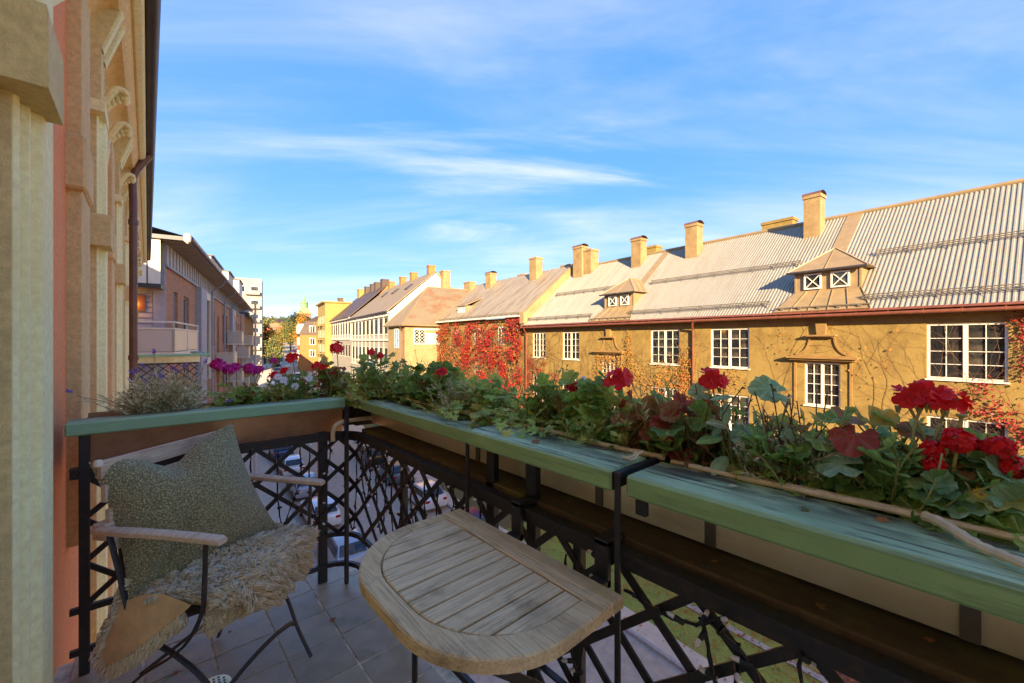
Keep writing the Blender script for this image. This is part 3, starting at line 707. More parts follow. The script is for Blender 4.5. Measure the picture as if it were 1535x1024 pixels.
def creeper(label, vines, leaves, mat, name='wall_creeper'):
    t = frame_root(name, 20, HA, label, 'creeper', group='creepers climbing the ochre wall')
    mb = MB(OFF)
    for v in vines: vine(mb, *v, rv)
    mb.build('stem', 'vine', t, local=True, raw=True)
    mb = MB(OFF)
    for c in leaves: creeper_leaves(mb, *c, rv)
    if mb.f: mb.build('foliage', mat, t, local=True, raw=True, kind='stuff')
creeper('thin leafless creeper between the pediment and the big right window', [(4.3, -1.5, 1.5, 3.4), (3.4, -1.2, 1.9, 3.0), (3.9, -2, 1.7, 3.6), (7.5, -1.2, 1.7, 3.2), (8.1, -2, 1.6, 4), (7.0, .9, 1.9, 1.6)],
        [(4.3, .5, .5, .6, 25), (7.3, 1.2, .3, .4, 20)], 'creeper_y')
creeper('orange red creeper hanging beside the big right window', [(.4, -6, 1.7, 8), (.0, -6, 1.6, 8.2), (2.6, -1.4, 2.6, 3)],
        [(.60, 1.6, .16, .5, 300), (.35, 2.05, .35, .15, 160), (.65, .7, .12, .35, 80)]+[(2.4-.45*k, -.25-.28*k, .20, .10, 60) for k in range(6)]+[(1.6-.3*k, -.05-.5*k, .13, .18, 50) for k in range(5)]+[(.2, -1.4, .4, .8, 160)], 'creeper')
creeper('yellow and red creeper beside the brown downpipe', [(11.75, -6, 1.6, 7.5), (12.1, -6, 1.55, 7), (13.3, -5, 1.7, 6), (10.2, -5, 1.4, 6)],
        [(11.9, -.2, .22, .55, 380), (11.75, -1.2, .35, .6, 420), (12.9, -.4, .35, .45, 200), (13.6, -1.2, .4, .5, 260), (9.4, -.35, .25, .25, 60), (10.0, -1.2, .5, .5, 160)], 'creeper_y')
creeper('yellow green creeper tangled over the far pediment', [(17.0, -6, 1.6, 7.6), (15.3, -5, 1.6, 7), (15.2, -4, 1.5, 6), (18.6, -2, 1.9, 4), (14.4, -4, 1.8, 6), (19.2, -3, 1.4, 5)],
        [(16.9, .3, .55, .18, 300), (15.4, .9, .12, .7, 240), (16.2, -.4, .7, .4, 420), (15.0, -.6, .3, .5, 200), (17.6, -.9, .4, .5, 200)], 'creeper_y')
creeper('reddish creeper under the farthest pair of ochre wall windows', [(24.2, -6, 1.6, 6.5), (23.2, -6, 1.7, 6), (22, -6, 1.4, 6), (21.5, -3, 1.9, 4.5)],
        [(24.6, -.5, .3, .6, 380), (23.6, -1.1, .25, .5, 260), (23.0, -.2, .1, .35, 60), (22.0, -1.3, .5, .4, 160), (24.9, -1.8, .3, .7, 300)], 'creeper')

# ------------------------------------------------------------------ creeper-covered building
OB = frame_root('creeper_building', 20, HA, 'building smothered in red creeper under a streaked pale sheet roof', 'building')
bw = [(32.25, 33.25, 1.05, 2.55), (28.4, 29.3, 1.1, 2.6), (36.6, 37.4, 1.0, 2.5), (32.2, 33.2, -2.2, -.6), (28.4, 29.3, -2.2, -.6), (36.4, 37.4, -2.2, -.6)]
mb = MB(OFF); wall_open(mb, 25.46, 40.7, -10, 3.3, bw, -.12, .12); mb.add([(25.46, -.12, -10), (25.46, -11, -10), (25.46, -11, 3.3), (25.46, -5.5, 7.9), (25.46, -.12, 3.3)], [(0, 1, 2, 3, 4)]); mb.build('wall', 'ochre', OB, local=True)
for a, b, c, d in bw: window(OB, a, b, c, d, -.12, cols=1, rows=4, fr=.08, recess=-.02)
KB = (8.0-3.42)/5.85
def zrb(y): return 3.42+(.35-y)*KB
rfb = None; nB = 10
for k in range(nB):
    xa, xb = 25.5+(42.5-25.5)*k/nB, 25.5+(42.5-25.5)*(k+1)/nB
    for j, (ya, yb) in enumerate(((.35, -1.6), (-1.6, -3.6), (-3.6, -5.5))):
        t = MB(OFF); l = .012*(j % 2)+.006*(k % 2); slab(t, [(xa+.008, ya, zrb(ya)+l), (xb-.008, ya, zrb(ya)+l), (xb-.008, yb-.03, zrb(yb-.03)+l+.012), (xa+.008, yb-.03, zrb(yb-.03)+l+.012)], .02)
        t.build('roof_sheet', 'flatroof', OB, local=True)
t = MB(OFF); t.add([(25.5, .3, zrb(.3)-.05), (42.5, .3, zrb(.3)-.05), (42.5, -5.5, zrb(-5.5)-.05), (25.5, -5.5, zrb(-5.5)-.05), (42.5, -11.3, 3.4), (25.5, -11.3, 3.4)], [(0, 1, 2, 3), (3, 2, 4, 5)]); t.build('roof_back', 'tanroof', OB, local=True)
t = MB(OFF); t.tube([(25.5, .42, 3.36), (40.7, .42, 3.36)], .08, 8); t.build('gutter', 'white_p', OB, local=True, smooth=True)
t = MB(OFF)
for k in range(18): t.box((25.9+k*.82, .20, zrb(.25)+.02), (25.94+k*.82, .30, zrb(.25)+.2))
t.tube([(25.8, .24, zrb(.25)+.19), (40, .24, zrb(.25)+.19)], .02, 5); t.tube([(25.8, .26, zrb(.25)+.1), (40, .26, zrb(.25)+.1)], .02, 5); t.build('snow_guard', 'snow', OB, local=True)
chimney(OB, 29.2, 30.2, -5.1, -4.3, 6.9, 9.2, cowl=False); chimney(OB, 36.9, 37.9, -5.1, -4.3, 6.9, 8.75); chimney(OB, 41.4, 42.8, -5.2, -4.4, 7, 8.35, cowl=False)
for a in (26.8, 33.5): chimney(OB, a, a+1.2, -7, -6.3, 6.5, 8.4, cowl=False)
t = MB(OFF); t.add([(36, -.7, 4.1), (37.6, -.7, 4.1), (37.6, -.7, 4.95), (36, -.7, 4.95), (36, -1.75, 4.95), (37.6, -1.75, 4.95)], [(0, 1, 2, 3), (0, 3, 4), (1, 5, 2)]); dmb = t.build('dormer', 'dormer', OB, local=True)
t = MB(OFF); slab(t, [(35.8, -.5, 4.95), (37.8, -.5, 4.95), (37.8, -2.9, 5.95), (35.8, -2.9, 5.95)], .06); t.build('dormer_roof', 'dormer', dmb, local=True)
for k in range(3): window(OB, 36.15+k*.47, 36.5+k*.47, 4.25, 4.85, -.7, cols=1, rows=1, leaves=1, fr=.05, recess=-.07, sill=False)
tcr = frame_root('red_creeper', 19.9, HA, 'dense fiery red and orange creeper covering the far wall', 'creeper')
mb = MB(OFF); rv = random.Random(21)
for i in range(26): vine(mb, rv.uniform(25.8, 40.4), -8, rv.uniform(1.3, 1.85), rv.uniform(7, 11), rv, .03)
mb.build('stem', 'vine', tcr, local=True, raw=True)
def in_win(x, z): return any(a-.03 < x < b+.05 and c-.1 < z < d for a, b, c, d in bw)
def bigcreeper(name, n, mat, f):
    mb = MB(OFF); c = 0
    cl = [(rv.uniform(25.5, 40.6), rv.uniform(-7, 3.1), rv.uniform(.18, .6)) for _ in range(150)]
    while c < n:
        cx, cz, s = rv.choice(cl); x, z = rv.gauss(cx, s), rv.gauss(cz, s)
        if not (25.5 < x < 40.6) or z > 3.22 or in_win(x, z) or not f(x, z): continue
        creeper_leaves(mb, x, z, .02, .02, 1, rv, .15, .0+.38*rv.random()**1.5); c += 1
    mb.build(name, mat, tcr, local=True, raw=True, kind='stuff')
bigcreeper('foliage', 14500, 'creeper', lambda x, z: rv.random() < (1 if x < 36.5 else .45))
bigcreeper('foliage', 2000, 'creeper_y', lambda x, z: rv.random() < (.25 if x < 35 else 1))
bigcreeper('foliage', 1600, 'tree_d', lambda x, z: z < 3.3 and (rv.random() < .3 or x > 37.0))

# ------------------------------------------------------------------ corner pavilion with hipped rusty roof
OC = frame_root('corner_pavilion', 16.2, HA, 'small corner house with rusty hipped sheet roof and wide white window', 'house')
t = MB(OFF); t.add([(40.7, 0, -10), (45.6, 0, -10), (45.6, 0, 3.05), (40.7, 0, 3.05), (40.7, -9, -10), (40.7, -9, 3.05), (45.6, -9, -10), (45.6, -9, 3.05)], [(0, 1, 2, 3), (0, 3, 5, 4), (1, 6, 7, 2)]); t.build('wall', 'cream_st', OC, local=True)
t = MB(OFF)   # wide horizontal window on the side wall (plane x = 40.7)
for a, b, c, d in ((-.95, -4.0, 1.0, 1.1), (-.95, -4.0, 2.55, 2.68), (-.95, -1.05, 1.1, 2.55), (-3.9, -4.0, 1.1, 2.55), (-1.55, -1.62, 1.1, 2.55), (-2.2, -2.3, 1.1, 2.55)): t.box((40.60, min(a, b), c), (40.69, max(a, b), d))
w = t.build('window', 'white_p', OC, local=True)
t = MB(OFF); t.box((40.66, -2.2, 1.1), (40.68, -1.05, 2.55)); t.build('pane', 'glass', w, local=True)
t = MB(OFF)
for yc in (-1.3, -1.9):
    for k in range(4):
        z = 1.1+.36*k; t.bar((40.64, yc-.25, z), (40.64, yc+.25, z+.36), .03, .02, (1, 0, 0)); t.bar((40.638, yc+.25, z), (40.638, yc-.25, z+.36), .03, .02, (1, 0, 0))
t.build('lattice', 'white_p', w, local=True)
t = MB(OFF); t.box((40.64, -3.9, 1.1), (40.68, -2.3, 2.2)); t.build('blind', 'white_bright', w, local=True)
window(OC, 42.4, 43.5, .6, 2.7, 0, cols=1, rows=4, recess=-.07); window(OC, 42.4, 43.5, -3.2, -1, 0, cols=1, rows=4, recess=-.07)
e = .35; za = 7.3
A0, A1, A2, A3 = (40.7-e, e, 3.1), (45.6+e, e, 3.1), (45.6+e, -10, 3.1), (40.7-e, -10, 3.1)
P0, P1 = (41.6, -3.0, za), (41.9, -9.5, za+.1)
for nm, pts, mt in (('roof_slope', [A0, A1, P0], 'tanroof'), ('roof_slope', [A1, A2, P1, P0], 'tanroof'), ('roof_slope', [A3, A0, P0, P1], 'rustroof')):
    t = MB(OFF); slab(t, pts, .06); t.build(nm, mt, OC, local=True)
t = MB(OFF)
for p, q in ((A0, P0), (A1, P0), (P0, P1)): t.bar(p, q, .09, .1)
t.bar((40.7-e, -3.9, 3.12), (41.45, -8.7, za), .12, .14)
t.build('hip_cap', 'dormer', OC, local=True)
t = MB(OFF); t.tube([(40.3, .38, 3.0), (46, .38, 3.0)], .09, 8); t.tube([(40.32, .38, 3.0), (40.32, -4, 3.0)], .09, 8); t.build('gutter', 'tanroof', OC, local=True, smooth=True)
downpipe(OC, 41.0, 0, -9.8, 2.95, 'pipe_brown')

# ------------------------------------------------------------------ white building with gable, dark-roofed building, yellow block, orange house
OD = root('white_gable_building', (22.1, 47.2, -10), R_(90-8.8), 'white building with bright gable wall and long tan roof', 'building')
LD = 22
t = MB(OFF); t.add([(0, 0, -10), (0, -11.7, -10), (0, -11.7, 5.0), (0, -5.83, 10.25), (0, 0, 5.0)], [(0, 1, 2, 3, 4)]); t.build('gable_wall', 'white_bright', OD, local=True)
dw = []
for k in range(9):
    x = 1.0+k*2.35
    for z in (2.2, -1.6, -5.4): dw.append((x, x+1.45, z, z+2.1))
t = MB(OFF); wall_open(t, 0, LD, -10, 5, dw, 0, .15); t.build('wall', 'white_st', OD, local=True)
for i, w in enumerate(dw): window(OD, *w, 0, cols=1, rows=1, leaves=1, fr=.05, panes=False, recess=.0)
t = MB(OFF); t.box((0, .0, 1.35), (LD, .16, 1.6)); t.box((0, 0, 4.75), (LD, .35, 5.0)); t.box((0, 0, -2.4), (LD, .12, -2.2))
for k in range(10): t.box((.3+k*2.35, .0, 1.6), (.55+k*2.35, .05, 4.4)); t.box((.3+k*2.35, .0, -2.2), (.55+k*2.35, .04, 1.35))
for k in range(30): t.box((.3+k*.74, .0, 4.45), (.55+k*.74, .3, 4.75))
t.build('stucco_trim', 'white_bright', OD, local=True)
t = MB(OFF); slab(t, [(-.25, .5, 5.0), (LD, .5, 5.0), (LD, -5.83, 10.4), (-.25, -5.83, 10.4)], .12); slab(t, [(-.25, -5.83, 10.4), (LD, -5.83, 10.4), (LD, -12, 4.9), (-.25, -12, 4.9)], .12); t.build('roof', 'tanroof', OD, local=True)
t = MB(OFF); t.tube([(-.25, .55, 4.95), (LD, .55, 4.95)], .1, 8); t.build('gutter', 'gut_dark', OD, local=True, smooth=True)
for x in (1.2, 8, 13, 19): chimney(OD, x, x+.9, -6.4, -5.5, 9.6, 11.4, cowl=False, mat='band_st')
chimney(OD, -.9, .3, -7.6, -6.6, 7.5, 10.5, cowl=False)
for x in (3.5, 9.5, 15): 
    t = MB(OFF); slab(t, [(x, -3.2, 8.35), (x+1, -3.2, 8.35), (x+1, -4.1, 9.1), (x, -4.1, 9.1)], .12); t.build('skylight', 'gut_dark', OD, local=True)
OE = root('dark_roofed_building', (22.1+.153*22.2, 47.2+.988*22.2, -10), R_(90-8.8), 'white stucco building with dark brown roof beyond the gable', 'building')
LE = 20.5
t = MB(OFF); ew = []
for k in range(8):
    for z in (2.4, -1.4): ew.append((.9+k*2.4, 2.4+k*2.4, z, z+2.1))
wall_open(t, 0, LE, -10, 5.3, ew, 0, .15); t.build('wall', 'white_st', OE, local=True)
for w in ew: window(OE, *w, 0, cols=1, rows=1, leaves=1, fr=.05, panes=False, recess=.0)
t = MB(OFF); t.box((0, 0, 1.5), (LE, .15, 1.8)); t.box((0, 0, 5.0), (LE, .4, 5.3))
for k in range(9): t.box((.25+k*2.4, 0, 1.8), (.55+k*2.4, .05, 5.0))
t.build('stucco_trim', 'white_bright', OE, local=True)
t = MB(OFF); slab(t, [(0, .55, 5.3), (LE, .55, 5.3), (LE, -6, 11.2), (0, -6, 11.2)], .12); slab(t, [(0, -6, 11.2), (LE, -6, 11.2), (LE, -12, 5.3), (0, -12, 5.3)], .12); t.build('roof', 'darkroof', OE, local=True)
t = MB(OFF); t.add([(-.02, 0, 4), (-.02, -12, 4), (-.02, -6, 11.0)], [(0, 1, 2)]); t.build('gable_wall', 'orangebrick', OE, local=True)
for x in (1.0, 5.5, 8.5, 13): chimney(OE, x, x+1.3, -6.6, -5.4, 10, 12.3, cowl=False, mat='darkroof')
chimney(OE, 17, 19, -6.5, -5, 10, 12.2, cowl=False, mat='yellow_st')
pF = Vector((28.0, 88.4, 0))
OF_ = root('yellow_block', (27.2, 88.2, -10), R_(90-9.5), 'taller yellow apartment block with small balconies on its street front', 'building')
t = MB(OFF); fw = []
for k in range(4):
    for z in (5.0, 2.0, -1, -4): fw.append((1.2+k*2.6, 2.4+k*2.6, z, z+1.6))
wall_open(t, 0, 11.5, -10, 9.2, fw, 0, .15); t.add([(0, 0, -10), (0, -10, -10), (0, -10, 9.2), (0, 0, 9.2)], [(0, 1, 2, 3)]); t.build('wall', 'yellow_st', OF_, local=True)
for w in fw: window(OF_, *w, 0, cols=1, rows=2, panes=False)
t = MB(OFF); t.box((-.3, -10.3, 9.2), (11.8, .5, 9.5)); t.build('roof', 'yellow_st', OF_, local=True)
for k in (1, 3):
    for z in (4.7, 1.7, -1.3):
        t = MB(OFF); t.box((.9+k*2.6, 0, z-.15), (2.7+k*2.6, 1.0, z)); t.box((.9+k*2.6, .95, z), (2.7+k*2.6, 1.0, z+.9)); t.build('balcony', 'yellow_st', OF_, local=True)
chimney(OF_, 3, 4, -4, -3, 9.4, 10.6, cowl=False, mat='darkroof'); chimney(OF_, 8, 9.5, -5, -4, 9.4, 10.4, cowl=False, mat='darkroof')
OG = root('orange_house', (27.4, 107.5, -9), R_(90-11), 'orange brick house with grey mansard roof and white dormer windows', 'house')
o9 = (0, 0, 9)
t = MB(o9); t.box((0, -9, -9), (11, 0, 2.8)); t.build('wall', 'orangebrick', OG, local=True)
t = MB(o9); t.hull([(-.2, .3, 2.8), (11.2, .3, 2.8), (11.2, -9.3, 2.8), (-.2, -9.3, 2.8), (.5, -1.2, 6), (10.5, -1.2, 6), (10.5, -7.8, 6), (.5, -7.8, 6), (3, -4.5, 7.8), (8, -4.5, 7.8)]); t.build('roof', 'darkroof', OG, local=True)
for k in range(3):
    for z in (.2, -3): window(OG, 1+k*3.4, 2.6+k*3.4, z, z+1.9, .1, cols=1, rows=2, o=1, off=o9, panes=False, recess=-.05)
    t = MB(o9); t.box((1+k*3.4, -1.5, 3.1), (2.6+k*3.4, .2, 5.4)); t.build('dormer', 'white_p', OG, local=True)
    window(OG, 1.2+k*3.4, 2.4+k*3.4, 3.4, 5.0, .2, cols=1, rows=2, off=o9, panes=False, recess=-.08)
for k in range(2):
    for z in (3.3, .3, -2.6):
        t = MB(o9); t.box((-.06, -3.4-k*3.6, z), (-.01, -2-k*3.6, z+1.7)); w = t.build('window', 'white_p', OG, local=True)
        t = MB(o9); t.box((-.09, -3.2-k*3.6, z+.15), (-.062, -2.75-k*3.6, z+1.55)); t.box((-.09, -2.6-k*3.6, z+.15), (-.062, -2.2-k*3.6, z+1.55)); t.build('pane', 'glass', w, local=True)

# ------------------------------------------------------------------ brick building on the left side of the street (outward = -y)
HN = 11.9
ON = frame_root('brick_building', -3.8, HN, 'brick apartment building with grey bays and white balconies beyond our facade', 'building')
S0, S1 = 20.4, 64
nw = []
def nmod(s):
    return [(s+1.6, s+2.4, 1.2, 3.5), (s+3.7, s+5.0, .7, 3.5), (s+9.4, s+11.6, .4, 3.9), (s+13.2, s+14.4, 1.0, 3.4), (s+15.6, s+17.0, 0.4, 3.2)]
for m in range(3):
    for a, b, c, d in nmod(S0+m*17.5):
        if b < S1-1:
            nw += [(a, b, c, d), (a, b, c-3.3, d-3.3), (a, b, c-6.6, d-6.6)]
t = MB(OFF); wall_open(t, S0, S1, -10, 4.35, nw, 0, .18, o=-1); t.build('wall', 'brick', ON, local=True)
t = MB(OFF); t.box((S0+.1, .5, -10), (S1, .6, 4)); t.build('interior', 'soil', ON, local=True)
for w in nw: window(ON, *w, 0, cols=1 if w[1]-w[0] < 1 else 2, rows=2 if w[1]-w[0] > 2 else 1, leaves=1, o=-1, fr=.08, panes=(w[0] < 40), mat='white_p' if w[1]-w[0] > 2 else 'grey_clad', sill=True, recess=.1)
t = MB(OFF)
for m in range(3):
    a = S0+m*17.5
    if a+9 < S1: t.box((a+6.9, -.25, -10), (a+8.9, -.001, 4.3))
t.build('grey_bay', 'grey_clad', ON, local=True)
for m in range(3):
    a = S0+m*17.5
    t = MB(OFF)
    for x0, x1 in ((a+9.25, a+9.4), (a+11.6, a+11.75)):
        if x1 < S1: t.box((x0, -.12, -1), (x1, -.002, 4.35))
    if a+12 < S1: t.box((a+9.25, -.1, 3.9), (a+11.75, -.003, 4.3)); t.box((a+9.25, -.1, .0), (a+11.75, -.003, .4)); t.build('white_bay_frame', 'white_p', ON, local=True)
t = MB(OFF); t.add([(S0, -.03, 4.35), (S1, -.03, 4.35), (S1, -.03, 5.2), (S0, -.03, 5.2)], [(0, 1, 2, 3)]); t.build('frieze', 'pale_clad', ON, local=True)
t = MB(OFF); x = S0
while x < S1: t.box((x, -.07, 4.37), (x+.06, -.031, 5.18)); x += .62
t.box((S0, -.10, 4.30), (S1, -.032, 4.40)); t.build('frieze_batten', 'grey_clad', ON, local=True)
for k in range(60):
    x = S0-.6+k*.74; t = MB(OFF); t.box((x+.01, -.85, 5.20), (x+.70, -.02, 5.23)); t.build('soffit_board', 'dormer', ON, local=True)
t = MB(OFF); t.box((S0-.75, -.80, 5.23), (S1, 7, 5.38)); t.add([(S0-.75, -.8, 5.39), (S1, -.8, 5.39), (S1, 6, 7.0), (S0-.75, 6, 7.0)], [(0, 1, 2, 3)]); t.build('roof', 'gut_dark', ON, local=True)
t = MB(OFF); t.tube([(S0-.8, -.92, 5.33), (S1, -.92, 5.33)], .09, 10); t.build('gutter', 'pipe_brown', ON, local=True, smooth=True)
t = MB(OFF); t.lathe([(.02, -.2), (.11, -.12), (.13, .05), (.10, .16), (.03, .2)], (S0-.95, -.85, 5.28), 10); t.build('eave_lamp', 'white_bright', ON, local=True, smooth=True)
for s in (S0+12, S0+19, S0+26, S0+36):
    t = MB(OFF); t.tube(smoothpath([(s-.9, -.9, 5.2), (s-.5, -.7, 4.95), (s, -.25, 4.7), (s, -.15, 4.2)], 4)+[(s, -.15, -9.8)], .07, 8); t.build('downpipe', 'grey_clad', ON, local=True, smooth=True)
# end wall facing the camera: siding boards below, vertical boards above
for k in range(27):
    z = -2.2+k*.205; t = MB(OFF); t.add([(S0-.05, .35, z), (S0-.05, 9, z), (S0-.015, 9, z+.20), (S0-.015, .35, z+.20), (S0+.1, .35, z), (S0+.1, 9, z)], [(0, 3, 2, 1), (0, 1, 5, 4)]); t.build('siding_board', 'grey_clad', ON, local=True)
t = MB(OFF); t.add([(S0, 0, -10), (S0, 9, -10), (S0, 9, 5.3), (S0, 0, 5.3)], [(0, 1, 2, 3)]); t.build('end_wall', 'grey_clad', ON, local=True)
t = MB(OFF); t.box((S0-.1, -.02, -10), (S0-.002, .32, 4.35)); t.build('corner_board', 'grey_clad', ON, local=True)
for k in range(16):
    y = .0+k*.4; t = MB(OFF); t.box((S0-.62, y+.01, 3.55), (S0-.58, y+.36, 5.25)); t.build('vertical_board', 'white_p', ON, local=True)
t = MB(OFF); t.box((S0-.66, -.02, 3.38), (S0-.01, 8, 3.55)); t.build('canopy', 'gut_dark', ON, local=True)
def corner_balcony(x0, x1, z):
    t = MB(OFF); t.box((x0, -.45, z-.18), (x1, 3.5, z)); bl = t.build('balcony', 'white_p', ON, local=True)
    t = MB(OFF)
    for x in (x0, (x0+x1)/2, x1-.06): t.box((x, -.45, z), (x+.06, -.39, z+1.15))
    for y in (-.45, 1.0, 2.4, 3.4): t.box((x0, y, z), (x0+.06, y+.06, z+1.15))
    for zz in (.85, 1.10): t.box((x0-.01, -.46, z+zz), (x1, -.38, z+zz+.06)); t.box((x0-.01, -.38, z+zz), (x0+.07, 3.5, z+zz+.06))
    t.build('railing', 'white_p', bl, local=True)
    for a, b in ((x0+.07, (x0+x1)/2-.01), ((x0+x1)/2+.07, x1-.07)):
        t = MB(OFF); t.box((a, -.43, z+.03), (b, -.41, z+.84)); t.build('panel', 'frost', bl, local=True)
    for a, b in ((-.38, .99), (1.07, 2.39), (2.47, 3.39)):
        t = MB(OFF); t.box((x0+.02, a, z+.03), (x0+.04, b, z+.84)); t.build('panel', 'frost', bl, local=True)
for z in (1.0, -2.3, -5.6): corner_balcony(S0-.85, S0+4.4, z)
def small_balcony(s, z, w=2.4):
    t = MB(OFF); t.box((s, -1.1, z-.15), (s+w, -.01, z)); bl = t.build('balcony', 'white_p', ON, local=True)
    t = MB(OFF)
    for x in (s, s+w-.05): t.box((x, -1.1, z), (x+.05, -1.05, z+1.05))
    t.box((s, -1.12, z+1.0), (s+w, -1.04, z+1.06)); t.box((s, -1.05, z+1.0), (s+.05, 0, z+1.06)); t.build('railing', 'white_p', bl, local=True)
    t = MB(OFF); t.box((s+.06, -1.085, z+.05), (s+w-.06, -1.065, z+.95)); t.build('panel', 'frost', bl, local=True)
    t = MB(OFF); t.box((s+.01, -1.03, z+.05), (s+.03, -.05, z+.95)); t.build('panel', 'frost', bl, local=True)
for s, z in ((S0+15, -.5), (S0+15, -3.8), (S0+22, 1.2), (S0+22, -2), (S0+32, -.3), (S0+32, -3.6), (S0+39, 1.0), (S0+39, -2.2)): small_balcony(s, z)
t = MB(OFF); t.box((S0-.09, 4.2, 2.65), (S0-.06, 5.2, 3.25)); lb = t.build('lamp_plate', 'pipe_brown', ON, local=True)
t = MB(OFF); t.lathe([(.02, -.16), (.10, -.14), (.17, -.04), (.19, .08), (.02, .1)], (S0-.22, .95, 2.80), 12); lb = t.build('wall_lamp', 'lamp_lit', ON, local=True, smooth=True)
t = MB(OFF); t.box((S0-.09, .55, 2.55), (S0-.06, 1.35, 3.15)); t.build('lamp_plate', 'pipe_brown', ON, local=True)
for a, b, y0, y1, z1 in ((S0+8, S0+11, 1.2, 6, 7.0), (S0+17, S0+24, .5, 6, 7.7), (S0+27, S0+32, .3, 6, 8.0), (S0+38, S0+43, .2, 6, 8.6)):
    t = MB(OFF); t.box((a, y0, 5.3), (b, y1, z1)); ph = t.build('penthouse', 'white_bright', ON, local=True)
    t = MB(OFF); t.box((a-.1, y0-.15, z1), (b+.1, y1, z1+.1)); t.build('penthouse_roof', 'gut_dark', ph, local=True)
# cream block beyond it, then the tall white tower
OH = frame_root('cream_block', -3.9, HN, 'plain tan apartment block with stacked small balconies past the brick building', 'building')
hw = []
for k in range(6):
    for z in (1.0, -2.0, -5): hw.append((65.5+k*4, 67+k*4, z, z+1.7))
t = MB(OFF); wall_open(t, 64.1, 90, -10, 4.7, hw, 0, .15, o=-1); t.add([(64.1, 0, -10), (64.1, 9, -10), (64.1, 9, 4.7), (64.1, 0, 4.7)], [(0, 1, 2, 3)]); t.build('wall', 'band_st', OH, local=True)
for w in hw: window(OH, *w, 0, cols=2, rows=1, leaves=1, o=-1, panes=False)
t = MB(OFF); t.box((63.9, -.6, 4.7), (90, 9, 5.0)); t.build('roof', 'gut_dark', OH, local=True)
for k in range(5):
    for z in (.9, -2.1, -5.1):
        t = MB(OFF); t.box((67.3+k*4, -1.2, z-.12), (69+k*4, -.01, z)); t.box((67.3+k*4, -1.2, z), (69+k*4, -1.15, z+1)); t.box((67.3+k*4, -1.15, z), (67.36+k*4, -.01, z+1)); t.build('balcony', 'pale_clad', OH, local=True)
OT = root('white_tower_block', (16.2, 111.5, -8), R_(90-HN), 'tall narrow white tower block rising above the left roofs', 'building')
o8 = (0, 0, 8)
t = MB(o8); t.box((0, -3.9, -8), (7, 6, 15.8)); t.box((-1, 6, -8), (7, 10, 9)); t.build('wall', 'white_st', OT, local=True)
for k in range(6):
    z = 12.5-k*3.2
    for y in (-3.3, -.6):
        t = MB(o8); t.box((-.06, y, z), (-.005, y+1.7, z+1.5)); w = t.build('window', 'pale_clad', OT, local=True)
        t = MB(o8); t.box((-.09, y+.15, z+.12), (-.062, y+1.55, z+1.38)); t.build('pane', 'glass', w, local=True)
    t = MB(o8); t.box((-1, -3.5, z-.5), (-.01, -.6, z-.35)); t.box((-1, -3.5, z-.35), (-.95, -.6, z+.4)); t.build('balcony', 'white_st', OT, local=True)

# church
OCh = root('church', (69, 262, -1), R_(90-14), 'brick church tower with green copper spire at the end of the street', 'church')
o1 = (0, 0, 1)
t = MB(o1); t.box((-3.4, -3.4, -3), (3.4, 3.4, 17.3)); t.box((-3.7, -3.7, 16.6), (3.7, 3.7, 17.4)); t.build('tower', 'churchbrick', OCh, local=True)
t = MB(o1); t.hull([(sx*3.7, sy*3.7, 17.4) for sx in (-1, 1) for sy in (-1, 1)]+[(sx*2.3, sy*2.3, 20.2) for sx in (-1, 1) for sy in (-1, 1)]); t.lathe([(1.9, 20.2), (1.9, 22.8), (2.2, 23), (1.9, 23.8), (.9, 24.6), (.6, 25.4), (.7, 25.8), (.1, 27.6)], (0, 0, 0), 8); t.build('spire', 'spire', OCh, local=True)
for y in (-1.2, 1.2):
    t = MB(o1); t.box((-3.5, y-.5, 12.5), (-3.42, y+.5, 15.5)); t.build('belfry_window', 'gut_dark', OCh, local=True)
t = MB(o1); t.prism([(-16, -3), (-16, 9), (-9.5, 17.5), (-3.5, 9), (-3.5, -3)], 0, -6, 20); t.build('nave', 'darkroof', OCh, local=True)

# ------------------------------------------------------------------ trees
def tree(name, label, loc, h, rx, rz, mat, n=2500, leaf=.35, trunk=.35, kind='round', seed=1, group='trees at the end of the street'):
    r = random.Random(seed); t = root(name, loc, r.uniform(0, 6), label, 'tree', group)
    mb = MB(); cz = h-rz
    mb.tube([(0, 0, -.3), (.05*rx, 0, h*.3), (-.03*rx, .05*rx, h*.6), (0, 0, h*.92)], [trunk, trunk*.8, trunk*.5, .04], 8)
    limbs = []
    for k in range(11):
        a, z = r.uniform(0, 6.28), h*r.uniform(.28, .8); q = rx*r.uniform(.5, .85)
        e_ = (q*math.cos(a), q*math.sin(a), z+r.uniform(.1, .25)*h); limbs.append(e_)
        mb.tube([(0, 0, z), (e_[0]*.5, e_[1]*.5, z+.06*h), e_], [trunk*.35, trunk*.22, .03], 5)
    mb.build('trunk', 'bark', t, local=True, smooth=True)
    mb = MB(); cl = []
    for k in range(60):
        while 1:
            x, y, z = r.uniform(-1, 1), r.uniform(-1, 1), r.uniform(-1, 1)
            if x*x+y*y+z*z < 1: break
        w = 1.0 if kind == 'round' else (1-(z+1)/2*.85)
        cl.append((x*rx*w*.85, y*rx*w*.85, cz+z*rz*.9, r.uniform(.14, .26)*rx))
    for i in range(n):
        cx, cy, c, s = r.choice(cl); p = Vector((r.gauss(cx, s), r.gauss(cy, s), r.gauss(c, s*.8)))
        a = Vector((r.gauss(0, 1), r.gauss(0, 1), r.gauss(0, 1))).normalized(); b = a.orthogonal().normalized(); q = leaf*r.uniform(.6, 1.4)
        mb.add([p, p+a*q*.5+b*q*.4, p+a*q, p+a*q*.5-b*q*.4], [(0, 1, 2, 3)])
    mb.build('crown', mat, t, local=True, raw=True, kind='stuff')
